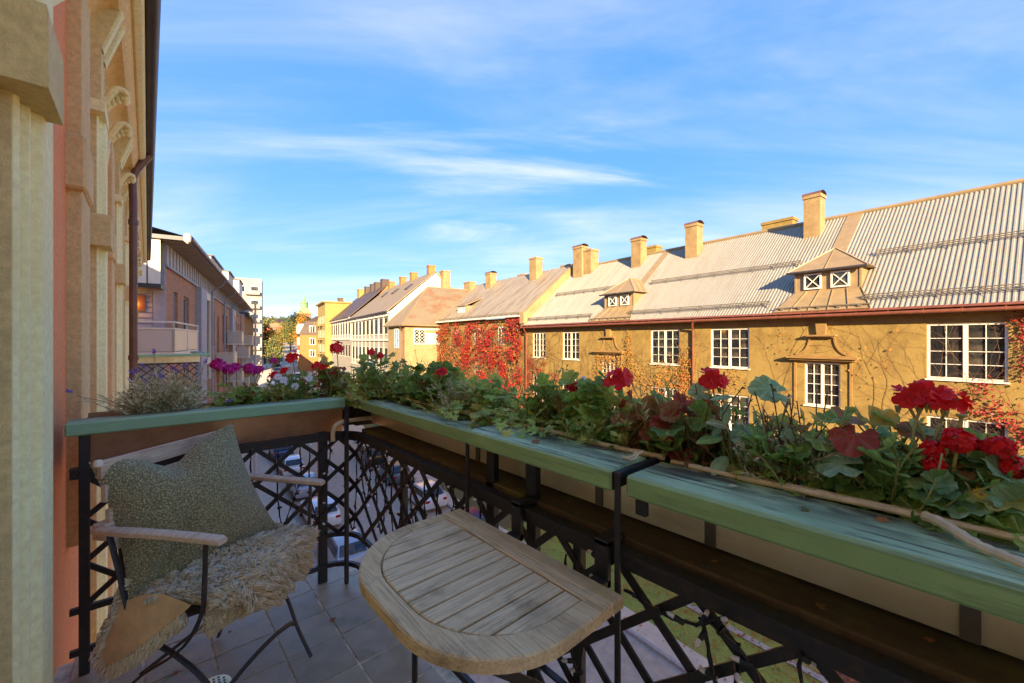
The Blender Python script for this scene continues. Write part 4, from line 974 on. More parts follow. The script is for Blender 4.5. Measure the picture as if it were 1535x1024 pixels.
tree('birch_tree', 'tall golden yellow tree standing in front of the church', (42.5, 164, gz(164)), 14.5, 3.6, 6.0, 'tree_y', 4200, .42, seed=2, kind='cone')
tree('pine_tree', 'dark spreading pine left of the church tower', (50, 199, gz(199)), 15.5, 6.0, 3.4, 'tree_d', 3600, .55, seed=3)
tree('maple_tree', 'olive green tree below the dark pine', (42, 178, gz(178)), 12, 4.2, 5.0, 'tree_g', 3200, .45, seed=4)
tree('maple_tree', 'yellowing tree right of the white tower block', (23.5, 126, gz(126)), 12, 2.6, 4.4, 'tree_m', 2600, .35, seed=5)
tree('linden_tree', 'small orange yellow tree in the middle of the far street', (33.5, 165, gz(165)), 9, 3.6, 4, 'tree_m', 2400, .42, seed=6)
tree('linden_tree', 'dark green tree beside the left pavement far away', (22.8, 112, gz(112)), 8.5, 2.2, 3.6, 'tree_g', 2000, .34, seed=7)
tree('linden_tree', 'low dark green tree under the yellow tree', (38.5, 133, gz(133)), 5, 2.0, 2.2, 'tree_d', 1600, .32, seed=8)
tree('linden_tree', 'low round bush-like tree left of the far road', (27, 140, gz(140)), 5, 3.4, 2.2, 'tree_d', 1600, .36, seed=9)
tree('street_tree', 'golden tree farthest down the street', (56, 240, gz(240)), 11, 5, 4.5, 'tree_y', 2200, .55, seed=12)
OR_ = root('red_roofed_house', (36.5, 190, gz(190)), R_(90-20), 'small house with bright red tiled roof among far trees', 'house')
t = MB(); t.box((0, -4, -1), (9, 4, 5)); t.build('wall', 'cream_st', OR_, local=True)
t = MB(); t.prism([(-4.6, 4.8), (0, 9.2), (4.6, 4.8)], 0, -.5, 9.5); t.build('roof', 'redtile', OR_, local=True)
t = MB(); t.box((-.05, -2.4, 2), (-.01, -1, 3.8)); t.box((-.05, 1, 2), (-.01, 2.4, 3.8)); t.build('window', 'glass', OR_, local=True)
rh = random.Random(4)
HL = ['pale far house on the hillside left of the pine', 'cream far house low on the hill beside the white tower', 'tan far house halfway up the wooded hill', 'white far house directly beneath the hill crest', 'small far house near the red roofed house', 'wide far house at the foot of the hill']
for k, (u_, dep) in enumerate(((395, 420), (404, 350), (412, 520), (420, 620), (428, 330), (400, 300))):
    kx = (u_-767.5)/613; x, y = (math.sin(YAW)+kx*math.cos(YAW))*dep, (math.cos(YAW)-kx*math.sin(YAW))*dep
    hs = root('far_house', (x, y, gz(y)-1), rh.uniform(-.4, .4)+.3, HL[k], 'house', 'far houses on the hill')
    w = rh.uniform(5, 9); t = MB(); t.box((-w, -5, 0), (w, 5, 7)); t.build('wall', ('cream_st', 'white_st', 'band_st')[k % 3], hs, local=True)
    t = MB(); t.prism([(-5.6, 6.9), (0, 11.5), (5.6, 6.9)], 0, -w-.5, w+.5); t.build('roof', ('darkroof', 'redtile', 'tanroof')[k % 3], hs, local=True)
    for q in range(3):
        t = MB(); t.box((-w*.8+q*w*.6, -5.06, 3.5), (-w*.8+q*w*.6+1.6, -5.01, 5.5)); t.build('window', 'glass', hs, local=True)
def wood():
    r = random.Random(8); mb = MB()
    for i in range(9000):
        y = r.uniform(300, 1250); k = (r.uniform(330, 520)-767.5)/613
        dep = y/(math.cos(YAW)-k*math.sin(YAW)); x = (math.sin(YAW)+k*math.cos(YAW))*dep
        if abs(x-y*.25) < 6 and y < 330: continue
        h = r.uniform(.4, 1)*(9 if y > 500 else 7); q = r.uniform(2, 4.5); p = Vector((x+r.gauss(0, 3), y, gz(y)-1+h*r.random()))
        a = Vector((r.gauss(0, 1), r.gauss(0, 1)*.5, r.gauss(0, 1)+.5)).normalized(); b = a.orthogonal().normalized()
        mb.add([p, p+a*q*.5+b*q*.5, p+a*q, p+a*q*.5-b*q*.5], [(0, 1, 2, 3)])
    tag(mb.build('hillside_wood', 'tree_g', raw=True), 'wooded hillside closing the view at the horizon', 'woodland', kind='stuff')
wood()

# ------------------------------------------------------------------ cars
def car_mesh():
    d = {}
    L, W = 4.3, 1.78
    st = [(-2.15, .35, .74, .70), (-2.10, .28, .92, .80), (-1.7, .24, 1.0, .87), (-.9, .22, .97, .89), (.3, .22, .93, .89), (1.0, .22, .90, .88), (1.7, .24, .80, .84), (2.08, .30, .66, .74), (2.15, .38, .58, .62)]
    mb = MB(); n = 0
    for x, z0, z1, hw in st:
        ring = [(x, -hw*.9, z0), (x, -hw, z0+.12), (x, -hw, (z0+z1)/2), (x, -hw*.93, z1-.05), (x, -hw*.82, z1), (x, hw*.82, z1), (x, hw*.93, z1-.05), (x, hw, (z0+z1)/2), (x, hw, z0+.12), (x, hw*.9, z0)]
        mb.v += ring
    k = 10
    for i in range(len(st)-1):
        for j in range(k): mb.f.append((i*k+j, i*k+(j+1) % k, (i+1)*k+(j+1) % k, (i+1)*k+j))
    mb.f.append(tuple(range(k))); mb.f.append(tuple((len(st)-1)*k+j for j in range(k))[::-1])
    # cabin
    cab = [(-1.95, .96, .74), (-1.45, 1.42, .60), (-.6, 1.47, .62), (.25, 1.43, .61), (1.05, .92, .74)]
    b = len(mb.v)
    low = [(-1.95, .78), (-1.45, .80), (-.6, .81), (.25, .81), (1.05, .78)]
    for (x, z, hw), (x2, hl) in zip(cab, low): mb.v += [(x, -hw, z), (x, hw, z), (x2, -hl, .93), (x2, hl, .93)]
    for i in range(4):
        a, c = b+4*i, b+4*(i+1); mb.f += [(a, a+1, c+1, c), (a, c, c+2, a+2), (a+1, a+3, c+3, c+1)]
    d['body'] = mb
    def q(*p): return MB().add(p, [tuple(range(len(p)))])
    d['windscreen'] = q((.30, -.56, 1.40), (.30, .56, 1.40), (.98, .68, .98), (.98, -.68, .98))
    d['rear_window'] = q((-1.52, .55, 1.40), (-1.52, -.55, 1.40), (-1.90, -.66, 1.03), (-1.90, .66, 1.03))
    d['side_window'] = q((-1.5, -.675, 1.33), (.25, -.69, 1.36), (.85, -.80, 1.0), (-1.75, -.80, 1.0))
    d['side_window_r'] = q((-1.5, .675, 1.33), (.25, .69, 1.36), (.85, .80, 1.0), (-1.75, .80, 1.0))
    w = MB(); w.lathe([(.2, -.1), (.30, -.11), (.325, -.07), (.325, .07), (.30, .11), (.2, .1)], (0, 0, 0), 16); d['wheel'] = w
    w = MB(); w.lathe([(.0, -.112), (.2, -.113), (.2, .113), (.0, .112)], (0, 0, 0), 10); d['rim'] = w
    w = MB(); w.cbox((2.02, -.72, .56), (2.13, -.42, .70), .03); d['headlight'] = w
    w = MB(); w.cbox((-2.16, -.76, .70), (-2.05, -.48, .86), .03); d['tail_light'] = w
    w = MB(); w.cbox((.62, -1.0, .96), (.78, -.84, 1.08), .03); d['mirror'] = w
    return d
CD = car_mesh(); CM = {k: v.mesh(k, smooth=True) for k, v in CD.items()}
for k, m in (('windscreen', 'glass'), ('rear_window', 'glass'), ('side_window', 'glass'), ('side_window_r', 'glass'), ('wheel', 'tyre'), ('rim', 'rim'), ('headlight', 'lamp_clear'), ('tail_light', 'lamp_red')): CM[k].materials.append(M[m])
for i, p in enumerate(CM['windscreen'].vertices): p.co += Vector((.03, 0, .03))
for p in CM['rear_window'].vertices: p.co += Vector((-.03, 0, .03))
for p in CM['side_window'].vertices: p.co += Vector((0, -.02, 0))
for p in CM['side_window_r'].vertices: p.co += Vector((0, .02, 0))
BODY = {}
def car(s, D, colour, label, flip=False, far=False):
    i = min(range(len(PATH)), key=lambda k: abs((k-12)*5-s)); i = min(i, len(PATH)-2); c, h = PATH[i]
    p = c+dirn(h)*(s-(i-12)*5)+nrm(h)*D
    t = root('parked_car', (p.x, p.y, gz(p.y)+.01), R_(90-h)+(math.pi if flip else 0), label, 'car', 'cars parked along the street')
    slope = math.atan((gz(p.y+2)-gz(p.y-2))/4); t.rotation_euler = (0, -slope*(-1 if flip else 1), t.rotation_euler[2])
    if colour not in BODY:
        b = CM['body'].copy(); m2 = CM['mirror'].copy(); mt = car_paint('car_paint_'+colour, {'white': srgb(236, 234, 230), 'silver': srgb(176, 180, 184), 'grey': srgb(96, 100, 106), 'blue': srgb(44, 62, 96), 'black': srgb(26, 27, 30), 'red': srgb(140, 26, 24)}[colour])
        b.materials.append(mt); m2.materials.append(mt); BODY[colour] = (b, m2)
    inst('body', BODY[colour][0], t)
    for k in ('windscreen', 'rear_window'): inst(k, CM[k], t)
    inst('side_window', CM['side_window'], t); inst('side_window', CM['side_window_r'], t)
    for x in (-1.35, 1.32):
        for y in (-.80, .80):
            w = inst('wheel', CM['wheel'], t, (x, y, .325), (math.pi/2, 0, 0)); inst('rim', CM['rim'], w)
    for sy in (1, -1):
        inst('headlight', CM['headlight'], t, sc=(1, sy, 1)); inst('tail_light', CM['tail_light'], t, sc=(1, sy, 1)); inst('mirror', BODY[colour][1], t, sc=(1, sy, 1))
for a in ((22.5, 5.6, 'silver', 'silver car nearest below the far corner of the balcony, left kerb'), (28.3, 5.6, 'white', 'white car parked on the left kerb behind the silver one'), (34.2, 5.6, 'silver', 'third car from us along the left kerb, silver'),
          (40, 5.6, 'white', 'fourth car from us along the left kerb, white'), (46, 5.6, 'blue', 'dark blue car on the left kerb'), (58, 5.6, 'grey', 'grey car on the left kerb before the bend'), (66, 5.6, 'black', 'black car on the left kerb past the grey one'),
          (27.0, 12.1, 'white', 'white hatchback on the right kerb seen through the lattice'), (33, 12.1, 'grey', 'grey car on the right kerb ahead of the white hatchback'), (39, 12.1, 'black', 'black car on the right kerb near the corner house'), (21, 12.1, 'blue', 'dark blue car on the right kerb nearest the lawn')): car(*a)
for a in ((92, 5.6, 'white', 'white van-like car far down the left kerb'), (100, 5.6, 'black', 'far black car on the left kerb'), (108, 5.6, 'silver', 'far silver car on the left kerb'), (116, 5.6, 'grey', 'farther grey car on the left kerb'), (124, 5.6, 'white', 'farther white car on the left kerb'), (132, 5.6, 'silver', 'farther silver car up the slope'),
          (98, 9.2, 'white', 'white car driving in the middle of the far street'), (140, 6, 'black', 'black car near the top of the street'), (150, 6, 'white', 'last white car at the top of the street'), (120, 12, 'silver', 'far silver car on the right kerb')): car(*a, flip=True)
# street lamp pole on the left pavement
LP = root('street_lamp', (5.9, 34.9, -9.9), R_(60), 'tall pale pole with street lamp on the left pavement', 'street lamp')
t = MB(); t.tube([(0, 0, 0), (0, 0, 14)], [.11, .07], 10); t.lathe([(.18, 0), (.18, .5), (.12, .8)], (0, 0, 0), 10); t.build('pole', 'pale_clad', LP, local=True, smooth=True)
t = MB(); t.tube([(0, 0, 13.2), (-.3, .2, 13.5), (-.8, .4, 13.4)], .035, 6); t.build('arm', 'pale_clad', LP, local=True, smooth=True)
t = MB(); t.lathe([(.08, .12), (.34, .02), (.36, -.03), (.3, -.05)], (-.8, .4, 13.3), 12); t.build('lamp_head', 'gut_dark', LP, local=True, smooth=True)

# ------------------------------------------------------------------ our own facade
XW = -.30
OW = root('own_building', (-.3, 4, -10), 0, 'cream and salmon stucco facade with moulded pilasters at the left edge', 'building')
t = MB(); t.box((-11, -26, -10), (XW, 16.2, 3.42)); t.build('wall', 'own_orange', OW)
cas = [1.55, 3.75, 6.0, 8.25, 10.5, 12.75, 15.0, -2.8, -5, -7.2, -9.4]
for Y in cas:
    poly = [(XW-.02, Y), (-.246, Y), (-.238, Y+.006), (-.236, Y+.014), (-.250, Y+.022), (-.252, Y+.050), (-.238, Y+.054), (-.228, Y+.060), (-.226, Y+.070), (-.236, Y+.076), (-.237, Y+.090), (-.222, Y+.096), (-.210, Y+.104), (-.208, Y+.12), (-.208, Y+.25), (XW-.02, Y+.25)]
    t = MB(); t.prism(poly, 2, -10, 2.93); t.build('casing', 'own_cream', OW, smooth=True)
    t = MB(); t.box((XW-.02, Y-.012, -10), (-.2455, Y+.1, 2.92)); t.build('casing_face', 'own_olive_shade', OW)  # overlay painting the shaded near face of the cream casing
    t = MB(); t.hull([(x, y, z) for x, y in ((XW-.02, Y-.09), (-.176, Y-.09), (-.176, Y+.14), (XW-.02, Y+.14)) for z in (2.05, 2.23)]+[(XW, Y-.085, 2.25), (-.18, Y-.085, 2.25), (-.18, Y+.13, 2.25)]); t.build('casing_block', 'own_olive_shade', OW)
    # console carrying the cornice
    t = MB(); t.prism([(XW-.02, 2.98), (-.222, 2.98), (-.222, 3.32), (-.135, 3.60), (-.135, 3.74), (XW-.02, 3.74)], 1, Y-.06, Y+.22); t.build('console', 'own_olive_shade', OW)
    t = MB(); t.prism([(-.222, 3.33), (-.128, 3.63), (-.118, 3.61), (-.212, 3.31)], 1, Y-.04, Y+.03); t.prism([(-.222, 3.33), (-.128, 3.63), (-.118, 3.61), (-.212, 3.31)], 1, Y+.13, Y+.20); t.box((XW-.02, Y-.085, 2.90), (-.203, Y+.262, 2.972)); t.build('console_trim', 'own_cream', OW)
    for dy in (.85, 1.55):      # carved leaf brackets between the consoles
        yb = Y+dy; t = MB()
        for a in (-.05, 0, .05):
            cur = [(-.285, yb+a, 3.30), (-.255, yb+a*1.2, 3.33), (-.225, yb+a*1.5, 3.385), (-.19, yb+a*1.7, 3.44), (-.15, yb+a*1.6, 3.455), (-.125, yb+a*1.2, 3.43), (-.135, yb+a, 3.40), (-.155, yb+a*.8, 3.41)]
            t.tube(smoothpath(cur, 3), [.028]*4+[.026]*6+[.022]*6+[.014]*6, 7)
        for k in range(5): t.tube([(-.27+k*.03, yb-.06, 3.33+k*.025), (-.262+k*.03, yb, 3.30+k*.026), (-.27+k*.03, yb+.06, 3.33+k*.025)], [.006, .016, .006], 5)
        t.lathe([(.0, -.02), (.035, -.012), (.035, .012), (0, .02)], (-.15, yb, 3.47), 8)
        t.build('carved_bracket', 'own_cream', OW, smooth=True)
for Y in [2.98, 5.32, 7.6, 9.8, 12.0, 14.2]:
    t = MB(); t.prism([(XW-.02, Y), (-.25, Y), (-.2445, Y+.01), (-.2445, Y+.35), (XW-.02, Y+.35)], 2, .42 if Y < 3 else -10, 3.3); t.build('pilaster_strip', 'own_brown', OW)
    t = MB(); t.cbox((XW-.02, Y-.05, 2.20), (-.228, Y+.33, 2.47), .012); t.build('pilaster_block', 'own_brown', OW)
for Y in cas:            # raised hood mouldings above the casings
    t = MB()
    for x, z0 in ((-.27, 2.5), (-.255, 2.55)):
        t.bar((x, Y+.25, z0), (x, Y+1.0, z0+.55), .03, .05, (1, 0, 0)); t.bar((x, Y+.25, z0-.12), (x, Y+1.2, z0+.55), .02, .03, (1, 0, 0))
    t.build('hood_moulding', 'own_cream', OW)
cov = [(XW-.01, 3.30)]+[(XW+.16-.16*math.cos(a), 3.34+.26*math.sin(a)) for a in [math.pi/2*k/8 for k in range(9)]]+[(-.125, 3.62), (-.08, 3.74), (-.075, 3.76), (XW-.01, 3.78)]
t = MB(); t.prism(cov, 1, -26, 16.2); t.build('cornice_cove', 'own_soffit', OW, smooth=True)
t = MB(); t.prism([(-.085, 3.735), (-.07, 3.725), (-.035, 3.74), (-.02, 3.76), (-.015, 3.83), (-.085, 3.83)], 1, -26, 16.25); t.build('cornice_lip', 'own_cream', OW, smooth=True)
t = MB(); t.tube([(.022, -26, 3.86), (.022, 16.3, 3.86)], .05, 12); t.build('gutter', 'gut_dark', OW, smooth=True)
t = MB(); slab(t, [(-.02, -26, 3.92), (-.02, 16.3, 3.92), (-6, 16.3, 7.6), (-6, -26, 7.6)], .08); slab(t, [(-6, -26, 7.6), (-6, 16.3, 7.6), (-12, 16.3, 3.9), (-12, -26, 3.9)], .08); t.build('roof', 'darkroof', OW)
t = MB(); t.add([(-11, 16.18, 3.4), (XW, 16.18, 3.4), (-.1, 16.18, 3.85), (-6, 16.18, 7.5)], [(0, 1, 2, 3)]); t.add([(-11, -25.9, 3.4), (XW, -25.9, 3.4), (-.1, -25.9, 3.85), (-6, -25.9, 7.5)], [(0, 1, 2, 3)]); t.build('gable', 'own_orange', OW)
t = MB(); t.tube(smoothpath([(.02, 7.0, 3.82), (-.05, 7.0, 3.7), (-.134, 7.0, 3.5), (-.134, 7.0, 3.2)], 4)+[(-.134, 7.0, -9.9)], .042, 10)
for z in (-8, -4.5, -1, 1.2, 2.9): t.tube([(-.134, 7.0, z), (-.134, 7.0, z+.06)], .052, 10)
t.build('downpipe', 'pipe_brown', OW, smooth=True)

DR = root('bounce_door', (-.28, -.3, 0), 0, 'unseen white panelled door and cream surround added behind the viewer to bounce light', 'door')  # unseen, added to throw brighter neutral light onto the balcony
t = MB(); t.box((XW+.002, -3.4, -.01), (-.275, 1.50, 2.92)); t.build('surround', 'own_soffit', DR)  # pale plate over the salmon wall, added for the bounce
for ya in (-.95, -.18):
    t = MB(); t.cbox((-.273, ya, .03), (-.235, ya+.75, 2.25), .005); lf = t.build('door_leaf', 'white_p', DR)
    for z0, z1 in ((.15, .75), (.85, 2.1)):
        t = MB(); t.cbox((-.234, ya+.12, z0), (-.226, ya+.63, z1), .004); t.build('panel', 'white_p', lf)
t = MB(); t.tube([(-.234, -.14, 1.05), (-.19, -.14, 1.05), (-.19, -.05, 1.05)], .009, 8); t.build('handle', 'rim', DR, smooth=True)

# ------------------------------------------------------------------ second balcony further along our facade
B2 = root('far_balcony', (0, 13.2, 0), 0, 'neighbouring balcony of our facade with green beam and black lattice', 'balcony')
t = MB(); t.box((XW, 12.9, -.2), (1.0, 16.1, 0)); t.build('slab', 'pave', B2)
t = MB(); t.cbox((-.28, 12.9, 1.05), (1.2, 13.1, 1.11), .006); t.cbox((.98, 13.12, 1.05), (1.2, 16, 1.11), .006); t.build('beam', 'green_x', B2)
t = MB(); t.box((-.28, 13.1, .9), (1.0, 13.3, 1.04)); t.build('trough', 'galv', B2)
for z in (.88, .28, .1):
    t = MB(); t.box((-.25, 13.0, z-.02), (.95, 13.03, z+.01)); t.box((.92, 13.03, z-.02), (.95, 16, z+.01)); t.build('rail', 'iron', B2)
for k in range(-3, 7):
    for sg in (1, -1):
        xa = -.25+k*.2; pts = []
        x0, x1 = xa, xa+.66
        za, zb = (.28, .88) if sg > 0 else (.88, .28)
        c0, c1 = max(x0, -.25), min(x1, .95)
        if c1-c0 < .05: continue
        f = lambda x: za+(zb-za)*(x-x0)/.66
        t = MB(); t.bar((c0, 13.012+.006*sg, f(c0)), (c1, 13.012+.006*sg, f(c1)), .02, .008, (0, 1, 0)); t.build('lattice_bar', 'iron', B2)

# ------------------------------------------------------------------ balcony floor
FL = MB(); FL.box((XW, -2.2, -.25), (1.02, 2.70, -.0035)); fl = FL.build('balcony_floor', 'grout'); tag(fl, kind='structure')
tm = []
for k in range(4):
    q = MB(); q.cbox((-.1160, -.1145, -.012), (.1160, .1145, .0), .0025); me = q.mesh('tile'); me.materials.append(M['tile']); tm.append(me)
r = random.Random(2)
for i in range(-4, 2):
    for j in range(-9, 4):
        x, y = .71+.2405*i+.12, 1.825+.2375*j+.12
        if -.42 < x < 1.0 and y < 2.68:
            x2 = x
            o = inst('tile', r.choice(tm), fl, (x2, y, r.uniform(-.0015, .0015)), (r.uniform(-.004, .004), r.uniform(-.004, .004), r.choice((0, 2))*math.pi/2+r.uniform(-.004, .004)))
dg = root('floor_drain', (.18, 2.10, .002), 0, 'perforated metal drain cover in the floor tiles under the chair', 'drain')
t = MB(); t.cbox((.10, 1.99, .002), (.30, 2.19, .005), .002); t.build('frame', 'tile', dg)
t = MB(); t.lathe([(.0, .009), (.062, .009), (.066, .012), (.06, .014), (0, .0125)], (.2, 2.09, 0), 24); t.build('cover', 'galv', dg, smooth=True)
t = MB()
for a in range(6):
    for b in range(6):
        x, y = .2+(a-2.5)*.017, 2.09+(b-2.5)*.017
        if (x-.2)**2+(y-2.09)**2 < .05**2: t.lathe([(0, .0), (.005, .0)], (x, y, .0142), 6)
t.build('hole', 'cable', dg)

# ------------------------------------------------------------------ iron lattice railing with green beams
RL = root('balcony_railing', (.9, 2.5, 0), 0, 'black iron lattice balcony railing topped with green painted beams', 'railing')
YS, XL, RC = 2.57, .945, .17
def path(tt):
    """tt: 0 at wall, along the short side, round the corner, along the long side"""
    L1 = (XL-RC)-(-.25); L2 = RC*math.pi/2
    if tt < L1: return Vector((-.25+tt, YS, 0))
    if tt < L1+L2:
        a = (tt-L1)/RC; return Vector((XL-RC+RC*math.sin(a), YS-RC+RC*math.cos(a), 0))
    return Vector((XL, YS-RC-(tt-L1-L2), 0))
LT = (XL-RC+.25)+RC*math.pi/2+3.6
for z, w, th in ((.868, .012, .036), (.28, .010, .026), (.10, .010, .026)):
    t = MB(); pts = []
    tt = 0
    while tt <= LT: pts.append(path(tt)); tt += .05
    # flat bar following the path
    vs = []; fs = []
    for i, p in enumerate(pts):
        d = (pts[min(i+1, len(pts)-1)]-pts[max(i-1, 0)]).normalized(); n = Vector((-d.y, d.x, 0))
        for sx, sz in ((-1, -1), (1, -1), (1, 1), (-1, 1)): vs.append(p+n*sx*w+Vector((0, 0, z+sz*th/2)))
    for i in range(len(pts)-1):
        for j in range(4): fs.append((i*4+j, i*4+(j+1) % 4, (i+1)*4+(j+1) % 4, (i+1)*4+j))
    t.add(vs, fs); t.build('rail', 'iron', RL)
t = MB(); pts = [path(.05*k)+Vector((0, 0, .892)) for k in range(int(LT/.05))]
vs = []; fs = []
for i, p in enumerate(pts):
    d = (pts[min(i+1, len(pts)-1)]-pts[max(i-1, 0)]).normalized(); n = Vector((-d.y, d.x, 0))
    for sx, sz in ((-1, -1), (1, -1), (1, 1), (-1, 1)): vs.append(p+n*sx*.021+Vector((0, 0, sz*.005)))
for i in range(len(pts)-1):
    for j in range(4): fs.append((i*4+j, i*4+(j+1) % 4, (i+1)*4+(j+1) % 4, (i+1)*4+j))
t.add(vs, fs); t.build('handrail', 'iron', RL)
pit = .215; k = -3
while k*pit < LT:
    for sg in (1, -1):
        t0 = k*pit+.04; n = 12; pl = []
        for i in range(n+1):
            tt = t0+3*pit*i/n
            if 0 <= tt <= LT: z = (.29+.57*i/n) if sg > 0 else (.86-.57*i/n); q = path(tt); q2 = path(tt+.01); d = (q2-q).normalized(); pl.append((q+Vector((d.y, -d.x, 0))*(.0045*sg)+Vector((0, 0, z)), Vector((-d.y, d.x, 0))))
        if len(pl) > 1:
            t = MB(); vs = []; fs = []
            for i, (p, nn) in enumerate(pl):
                tg = (pl[min(i+1, len(pl)-1)][0]-pl[max(i-1, 0)][0]).normalized(); w = tg.cross(nn).normalized()
                for sx, sy in ((-1, -1), (1, -1), (1, 1), (-1, 1)): vs.append(p+w*sx*.0115+nn*sy*.0035)
            for i in range(len(pl)-1):
                for j in range(4): fs.append((i*4+j, i*4+(j+1) % 4, (i+1)*4+(j+1) % 4, (i+1)*4+j))
            fs += [(0, 1, 2, 3), tuple(len(vs)-4+j for j in (3, 2, 1, 0))]
            t.add(vs, fs); t.build('lattice_bar', 'iron', RL)
    k += 1
def post(x, y, z0, z1, w, d):
    t = MB(); t.cbox((x-w/2, y-d/2, z0), (x+w/2, y+d/2, z1), .003); return t.build('post', 'iron', RL)
post(.783, 2.585, .0, .90, .05, .03); post(-.205, 2.565, 0, 1.055, .034, .03); post(.885, 2.475, 0, 1.055, .022, .022)
post(.905, 1.270, .3, 1.06, .010, .016); post(.900, .603, -.1, 1.112, .010, .016); post(.90, -.35, 0, 1.06, .02, .035)
for y in (1.235, 1.01): post(1.0, y, .25, 1.05, .03, .045)
for y in (1.9, .78, -.2): post(.965, y, -.02, .87, .03, .03)
t = MB()
for x, y, z in [(.9, y_, z_) for y_ in (.603,) for z_ in (1.13,)]: t.cbox((.90, y-.007, 1.095), (1.10, y+.007, 1.114), .003)
t.build('beam_strap', 'iron', RL)
def beam(a, b, mat, c=.007):
    t = MB(); t.cbox(a, b, c); o = t.build('handrail_beam', mat, RL); return o
b1 = beam((.945, 1.292, 1.036), (1.088, 2.60, 1.092), 'green_y'); b2 = beam((.898, .622, 1.055), (1.085, 1.268, 1.112), 'green_y'); b3 = beam((.905, -1.2, 1.053), (1.085, .584, 1.108), 'green_y'); b4 = beam((-.262, 2.53, 1.040), (.902, 2.66, 1.098), 'green_x')
t = MB(); t.box((.902, .6192, 1.060), (1.081, .6215, 1.107)); t.build('end_grain', 'endgrain', b2)
for y, w in ((.56, .012),):
    t = MB(); t.cbox((.93, y-.02, 1.005), (.945, y+.012, 1.055), .003); t.build('latch', 'iron', b3)
# ------------------------------------------------------------------ planter troughs, shelf
PT = root('long_planter', (1.2, 1, .9), 0, 'long pale metal flower trough behind the green beams', 'planter')
t = MB(); t.box((1.095, -1.2, .915), (1.099, 2.62, 1.085)); t.box((1.345, -1.2, .915), (1.349, 2.9, 1.10)); t.box((1.099, -1.2, .912), (1.345, 2.62, .916)); t.build('trough', 'galv', PT)
t = MB(); t.box((1.0995, -1.2, .93), (1.3445, 2.62, 1.045)); t.build('soil', 'soil', PT)
for y in (1.45, 1.13, .80, .45, .0):  # dark strips put in for soft shadows and reflections on the trough
    t = MB(); t.box((1.088, y-.012, .915), (1.0945, y+.014, 1.05)); t.build('shade_strip', 'snow', PT)
SHF = root('planter_shelf', (1.15, 1, .88), 0, 'dark mossy plank shelf carrying the long flower trough', 'shelf')
t = MB(); t.cbox((.985, -1.2, .875), (1.16, 2.50, .905), .004); t.build('plank', 'shelfwood', SHF)
t = MB(); t.cbox((1.166, -1.2, .873), (1.36, 2.50, .903), .004); t.build('plank', 'shelfwood', SHF)
PS = root('short_planter', (.4, 2.8, .9), 0, 'copper coloured flower trough behind the chair', 'planter')
t = MB(); t.box((-.22, 2.675, .875), (.93, 2.679, 1.07)); t.box((-.22, 2.905, .875), (1.34, 2.909, 1.09)); t.box((-.22, 2.679, .872), (.93, 2.905, .876)); t.box((-.224, 2.675, .872), (-.22, 2.909, 1.07)); t.build('trough', 'cop', PS)
t = MB(); t.box((-.22, 2.68, .90), (1.09, 2.904, 1.04)); t.box((1.0, 2.625, .90), (1.34, 2.904, 1.043)); t.build('soil', 'soil', PS)
def cane(label, pts, r0=.008, mat='cane'):
    o = root('bamboo_cane', pts[0], 0, label, 'cane', 'canes along the planter edge'); n = 9; P = []; RR = []
    a, b = Vector(pts[0]), Vector(pts[1])
    for i in range(n*3+1):
        f = i/(n*3); p = a.lerp(b, f); P.append(p+Vector((0, 0, .003*math.sin(f*9+a.y*5)))); RR.append(r0*(1.18 if i % 3 == 0 else 1)*(1-.15*f))
    t = MB(); t.tube(P, RR, 8); t.build('stick', mat, o, smooth=True)
cane('long bamboo cane along the trough edge nearest the camera', ((1.096, -.9, 1.117), (1.10, .56, 1.112))); cane('second bamboo cane lying beside the nearest one on the trough', ((1.080, -.8, 1.118), (1.079, .50, 1.1175)), .007)
cane('bamboo cane along the middle trough edge under the ivy', ((1.094, .58, 1.117), (1.094, 1.30, 1.116))); cane('short cane lying across the nearest green beam', ((1.065, .055, 1.1265), (.93, -.075, 1.1185)), .0085)
cane('cane along the trough edge at the far end of the long side', ((1.094, 1.32, 1.116), (1.098, 2.3, 1.114)), .007)
cl = root('clothes_peg', (1.0, .612, 1.118), 0, 'small open wire clip on the strap between two green beams', 'clip')
t = MB(); t.tube(smoothpath([(.94, .60, 1.142), (.955, .605, 1.132), (.975, .61, 1.127), (.995, .61, 1.127), (1.01, .612, 1.134), (1.02, .60, 1.144)], 4), .004, 6); t.tube(smoothpath([(.945, .615, 1.140), (.965, .625, 1.128), (1.0, .622, 1.128), (1.018, .62, 1.138)], 4), .004, 6); t.build('wire', 'cane', cl, smooth=True)
hs = root('drain_hose', (.87, 2.5, .9), 0, 'bent beige hose end hanging over the corner of the railing', 'hose')
t = MB(); t.tube(smoothpath([(.815, 2.50, .855), (.815, 2.50, .905), (.83, 2.50, .945), (.87, 2.50, .962), (.93, 2.50, .965), (1.05, 2.50, .963)], 5), .0125, 10); t.build('tube', 'cane', hs, smooth=True)

